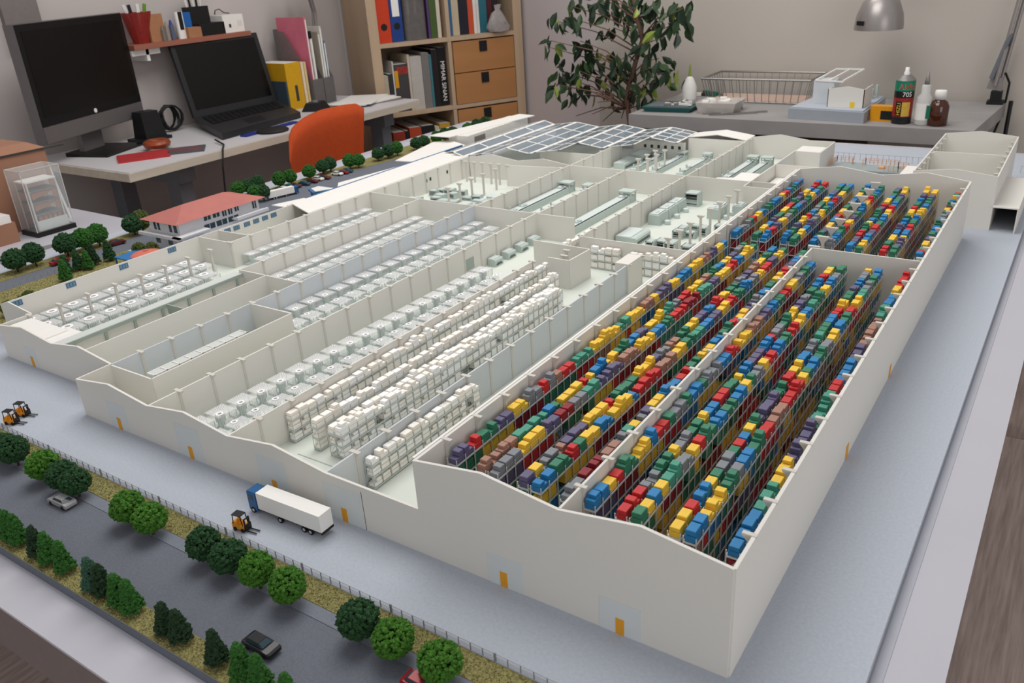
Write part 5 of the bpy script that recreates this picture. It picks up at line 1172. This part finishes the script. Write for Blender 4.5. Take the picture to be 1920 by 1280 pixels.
# tape measure, spray can, bottles
tm = thing('tape_measure', 'yellow tape measure beside the spray can', 'tape measure', (-3.45, 21.75, 0), -.1); MB().prism(rounded(.75,.34,.1,4), 0, .42).build('case', mat('tape_yellow',(220,150,24),.4,var=.02), tm); MB().box(-.05,.3,-.18,-.17,.06,.3).build('side_label', M_black, tm); MB().box(-.5,-.37,-.12,.12,0,.14).build('hook', M_lampg, tm)
sc2 = thing('spray_can', 'black and green aerosol can lettered 705 on the work table', 'spray can', (-2.94, 21.5, 0)); sc2.scale = (.9, .9, .92)
R0 = .29
def band(z0, z1, col, nm): return MB().lathe([(R0,z0),(R0,z1)], 28, cap=False).build(nm, mat('can_'+nm, col, .3, .1, var=.02), sc2, smooth=True)
MB().lathe([(.0,0),(R0-.02,0),(R0-.005,.03),(R0-.005,1.27),(.0,1.27)], 28, cap=False).build('body', M_black, sc2, smooth=True)
band(.03,.22,(34,36,40),'lower_band'); band(.22,.78,(150,44,40),'red_band'); band(.78,.98,(24,26,28),'black_band'); band(.98,1.28,(26,128,96),'green_band')
MB().lathe([(R0,1.28),(R0-.02,1.31),(.18,1.39),(.15,1.43),(.0,1.43)], 28, cap=False).build('shoulder', M_lampg, sc2, smooth=True); MB().lathe([(.085,1.42),(.085,1.5),(.06,1.54),(.06,1.64),(0,1.64)], 14, cap=False).build('nozzle', M_white, sc2, smooth=True)
def wrap_text(body, size, matname, z, a0, r=R0+.002, vert=False):
    cu = bpy.data.curves.new('lettering', 'FONT'); cu.body = body; cu.size = size*S; cu.align_x = 'CENTER'; cu.align_y = 'CENTER'; cu.extrude = 0.0003
    if vert: pass
    o = bpy.data.objects.new('tmp', cu); COL.objects.link(o); dg = bpy.context.evaluated_depsgraph_get(); me = bpy.data.meshes.new_from_object(o.evaluated_get(dg)); bpy.data.objects.remove(o)
    for v in me.vertices:
        tx, tz = (v.co.x, v.co.y) if not vert else (-v.co.y, v.co.x)
        a = a0 + tx/(r*S); rad = r*S + max(0, v.co.z); v.co = (rad*math.cos(a), rad*math.sin(a), z*S+tz)
    me.materials.clear(); me.materials.append(MATS[matname]); return link('lettering', me, sc2)
mat('letter_red', (196,36,40), .5, var=0); mat('letter_yellow', (226,186,50), .5, var=0)
toward = math.atan2(CC[1]-21.5, CC[0]+2.94)
MB().lathe([(R0+.003,.24),(R0+.003,.70)], 28, cap=False)
def patch(z0, z1, a0, a1, col, nm, r=R0+.0015):
    n = 8; vs = [((r*math.cos(a0+(a1-a0)*i/n)), (r*math.sin(a0+(a1-a0)*i/n)), z) for z in (z0, z1) for i in range(n+1)]
    return MB().add(vs, [(i, i+1, i+n+2, i+n+1) for i in range(n)]).build(nm, mat('can_'+nm, col, .4, var=.1, scale=90), sc2)
patch(.24,.66, toward-.1, toward+.75, (206,168,70), 'picture_patch'); patch(.24,.68, toward-.75, toward-.12, (30,26,26), 'dark_patch')
wrap_text('Akfix', .24, 'white_plastic', 1.1, toward+.28, R0+.001); wrap_text('Akfix', .235, 'letter_red', 1.1, toward+.28, R0+.0035); wrap_text('705', .19, 'white_plastic', .88, toward+.32)
wrap_text('HIZLI', .16, 'letter_yellow', .46, toward-.4, R0+.004, vert=True)
gb = thing('glue_bottle', 'white glue bottle with needle tip beside the can', 'bottle', (-2.38, 21.4, 0)); MB().lathe([(.2,0),(.21,.04),(.21,.75),(.12,.85),(.12,1.05),(.09,1.08)], 16).build('bottle', mat('milky_plastic',(206,204,200),.3,var=.02,alpha=.85), gb, smooth=True); MB().lathe([(.07,1.08),(.06,1.2),(.02,1.42)], 10).build('tip', M_lampg, gb, smooth=True); MB().lathe([(.213,.15),(.213,.6)], 16, cap=False).build('label_band', M_white, gb); MB().box(.1,.2,-.2,-.19,.2,.55).build('green_mark', MATS['knife_green'], gb)
bb2 = thing('brown_bottle', 'brown glass bottle with white cap on the work table', 'bottle', (-2.0, 21.4, 0)); MB().lathe([(.24,0),(.26,.04),(.26,.52),(.2,.64),(.13,.68),(.13,.72)], 20).build('bottle', mat('amber_glass',(70,30,12),.08,var=0,spec=.7), bb2, smooth=True); MB().lathe([(.15,.7),(.15,.92),(.13,.94)], 18).build('cap', M_white, bb2, smooth=True)
# work lamp
wl = thing('work_lamp', 'silver dome work lamp on a spring arm clamped to the table', 'lamp', (-.98, 25.2, 0)); M_sil = mat('lamp_silver', (158,152,150), .35, .6, var=.03)
MB().box(-.22,.22,-.2,.2,0,.1).box(-.15,.15,-.15,.15,.1,.38).build('clamp', M_black, wl); MB().cyl((.42,0,-1.0),(.42,0,.1),.06,.06,8).build('clamp_screw', M_black, wl)
MB().add([(-.3,-.06,.45),(.12,-.06,.38),(.1,-.06,.75),(-.2,-.06,.85),(-.3,.06,.45),(.12,.06,.38),(.1,.06,.75),(-.2,.06,.85)], [(0,1,2,3),(7,6,5,4),(0,4,5,1),(1,5,6,2),(2,6,7,3),(3,7,4,0)]).build('bracket', M_sil, wl)
for s_ in (-.1,.1):
    MB().tube([(-.02+s_*.6,s_,.55),(.45+s_*.6,s_,5.2)], .06, 8).build('arm', M_sil, wl); MB().tube([(-.2,s_,.75),(.1,s_,2.0)], .07, 8).build('spring', M_gsteel, wl)
    MB().tube([(.45,s_,5.2),(-3.3,s_-1.0,4.7)], .06, 8).build('arm', M_sil, wl)
MB().cyl((.45,-.2,5.2),(.45,.2,5.2),.2,.2,12).build('elbow', M_black, wl)
c = (-3.36,-1.15,2.28)
MB().lathe([(.70,0),(.70,.12),(.66,.42),(.52,.78),(.3,1.0),(.14,1.06),(.14,1.35),(.1,1.35),(.1,1.02),(.28,.96),(.49,.75),(.63,.4),(.67,.12),(.67,0),(.70,0)], 28, c, cap=False).build('shade', M_sil, wl, smooth=True)
MB().cyl((c[0],c[1],c[2]+1.2),(c[0]+.05,c[1]+.15,4.75),.07,.07,8).build('neck', M_sil, wl); MB().lathe([(0,.75),(.14,.7),(.2,.5),(.14,.32),(0,.27)], 12, c, cap=False).build('bulb', M_white, wl, smooth=True)
MB().cbox((c[0]-.42,c[1]-.56,c[2]+.22),(.3,.02,.12), math.radians(-37)).build('maker_label', M_black, wl)
wcb = MB().tube([(-.85,25.25,.9),(-.7,25.3,.6),(-.72,25.4,.1),(-.8,25.45,-.5),(-.95,25.4,-1.2)], .035, 5); tag(wcb.build('lamp_cord', M_black, None, (0,0,0)), 'black lamp cord hanging by the table corner', 'cord')
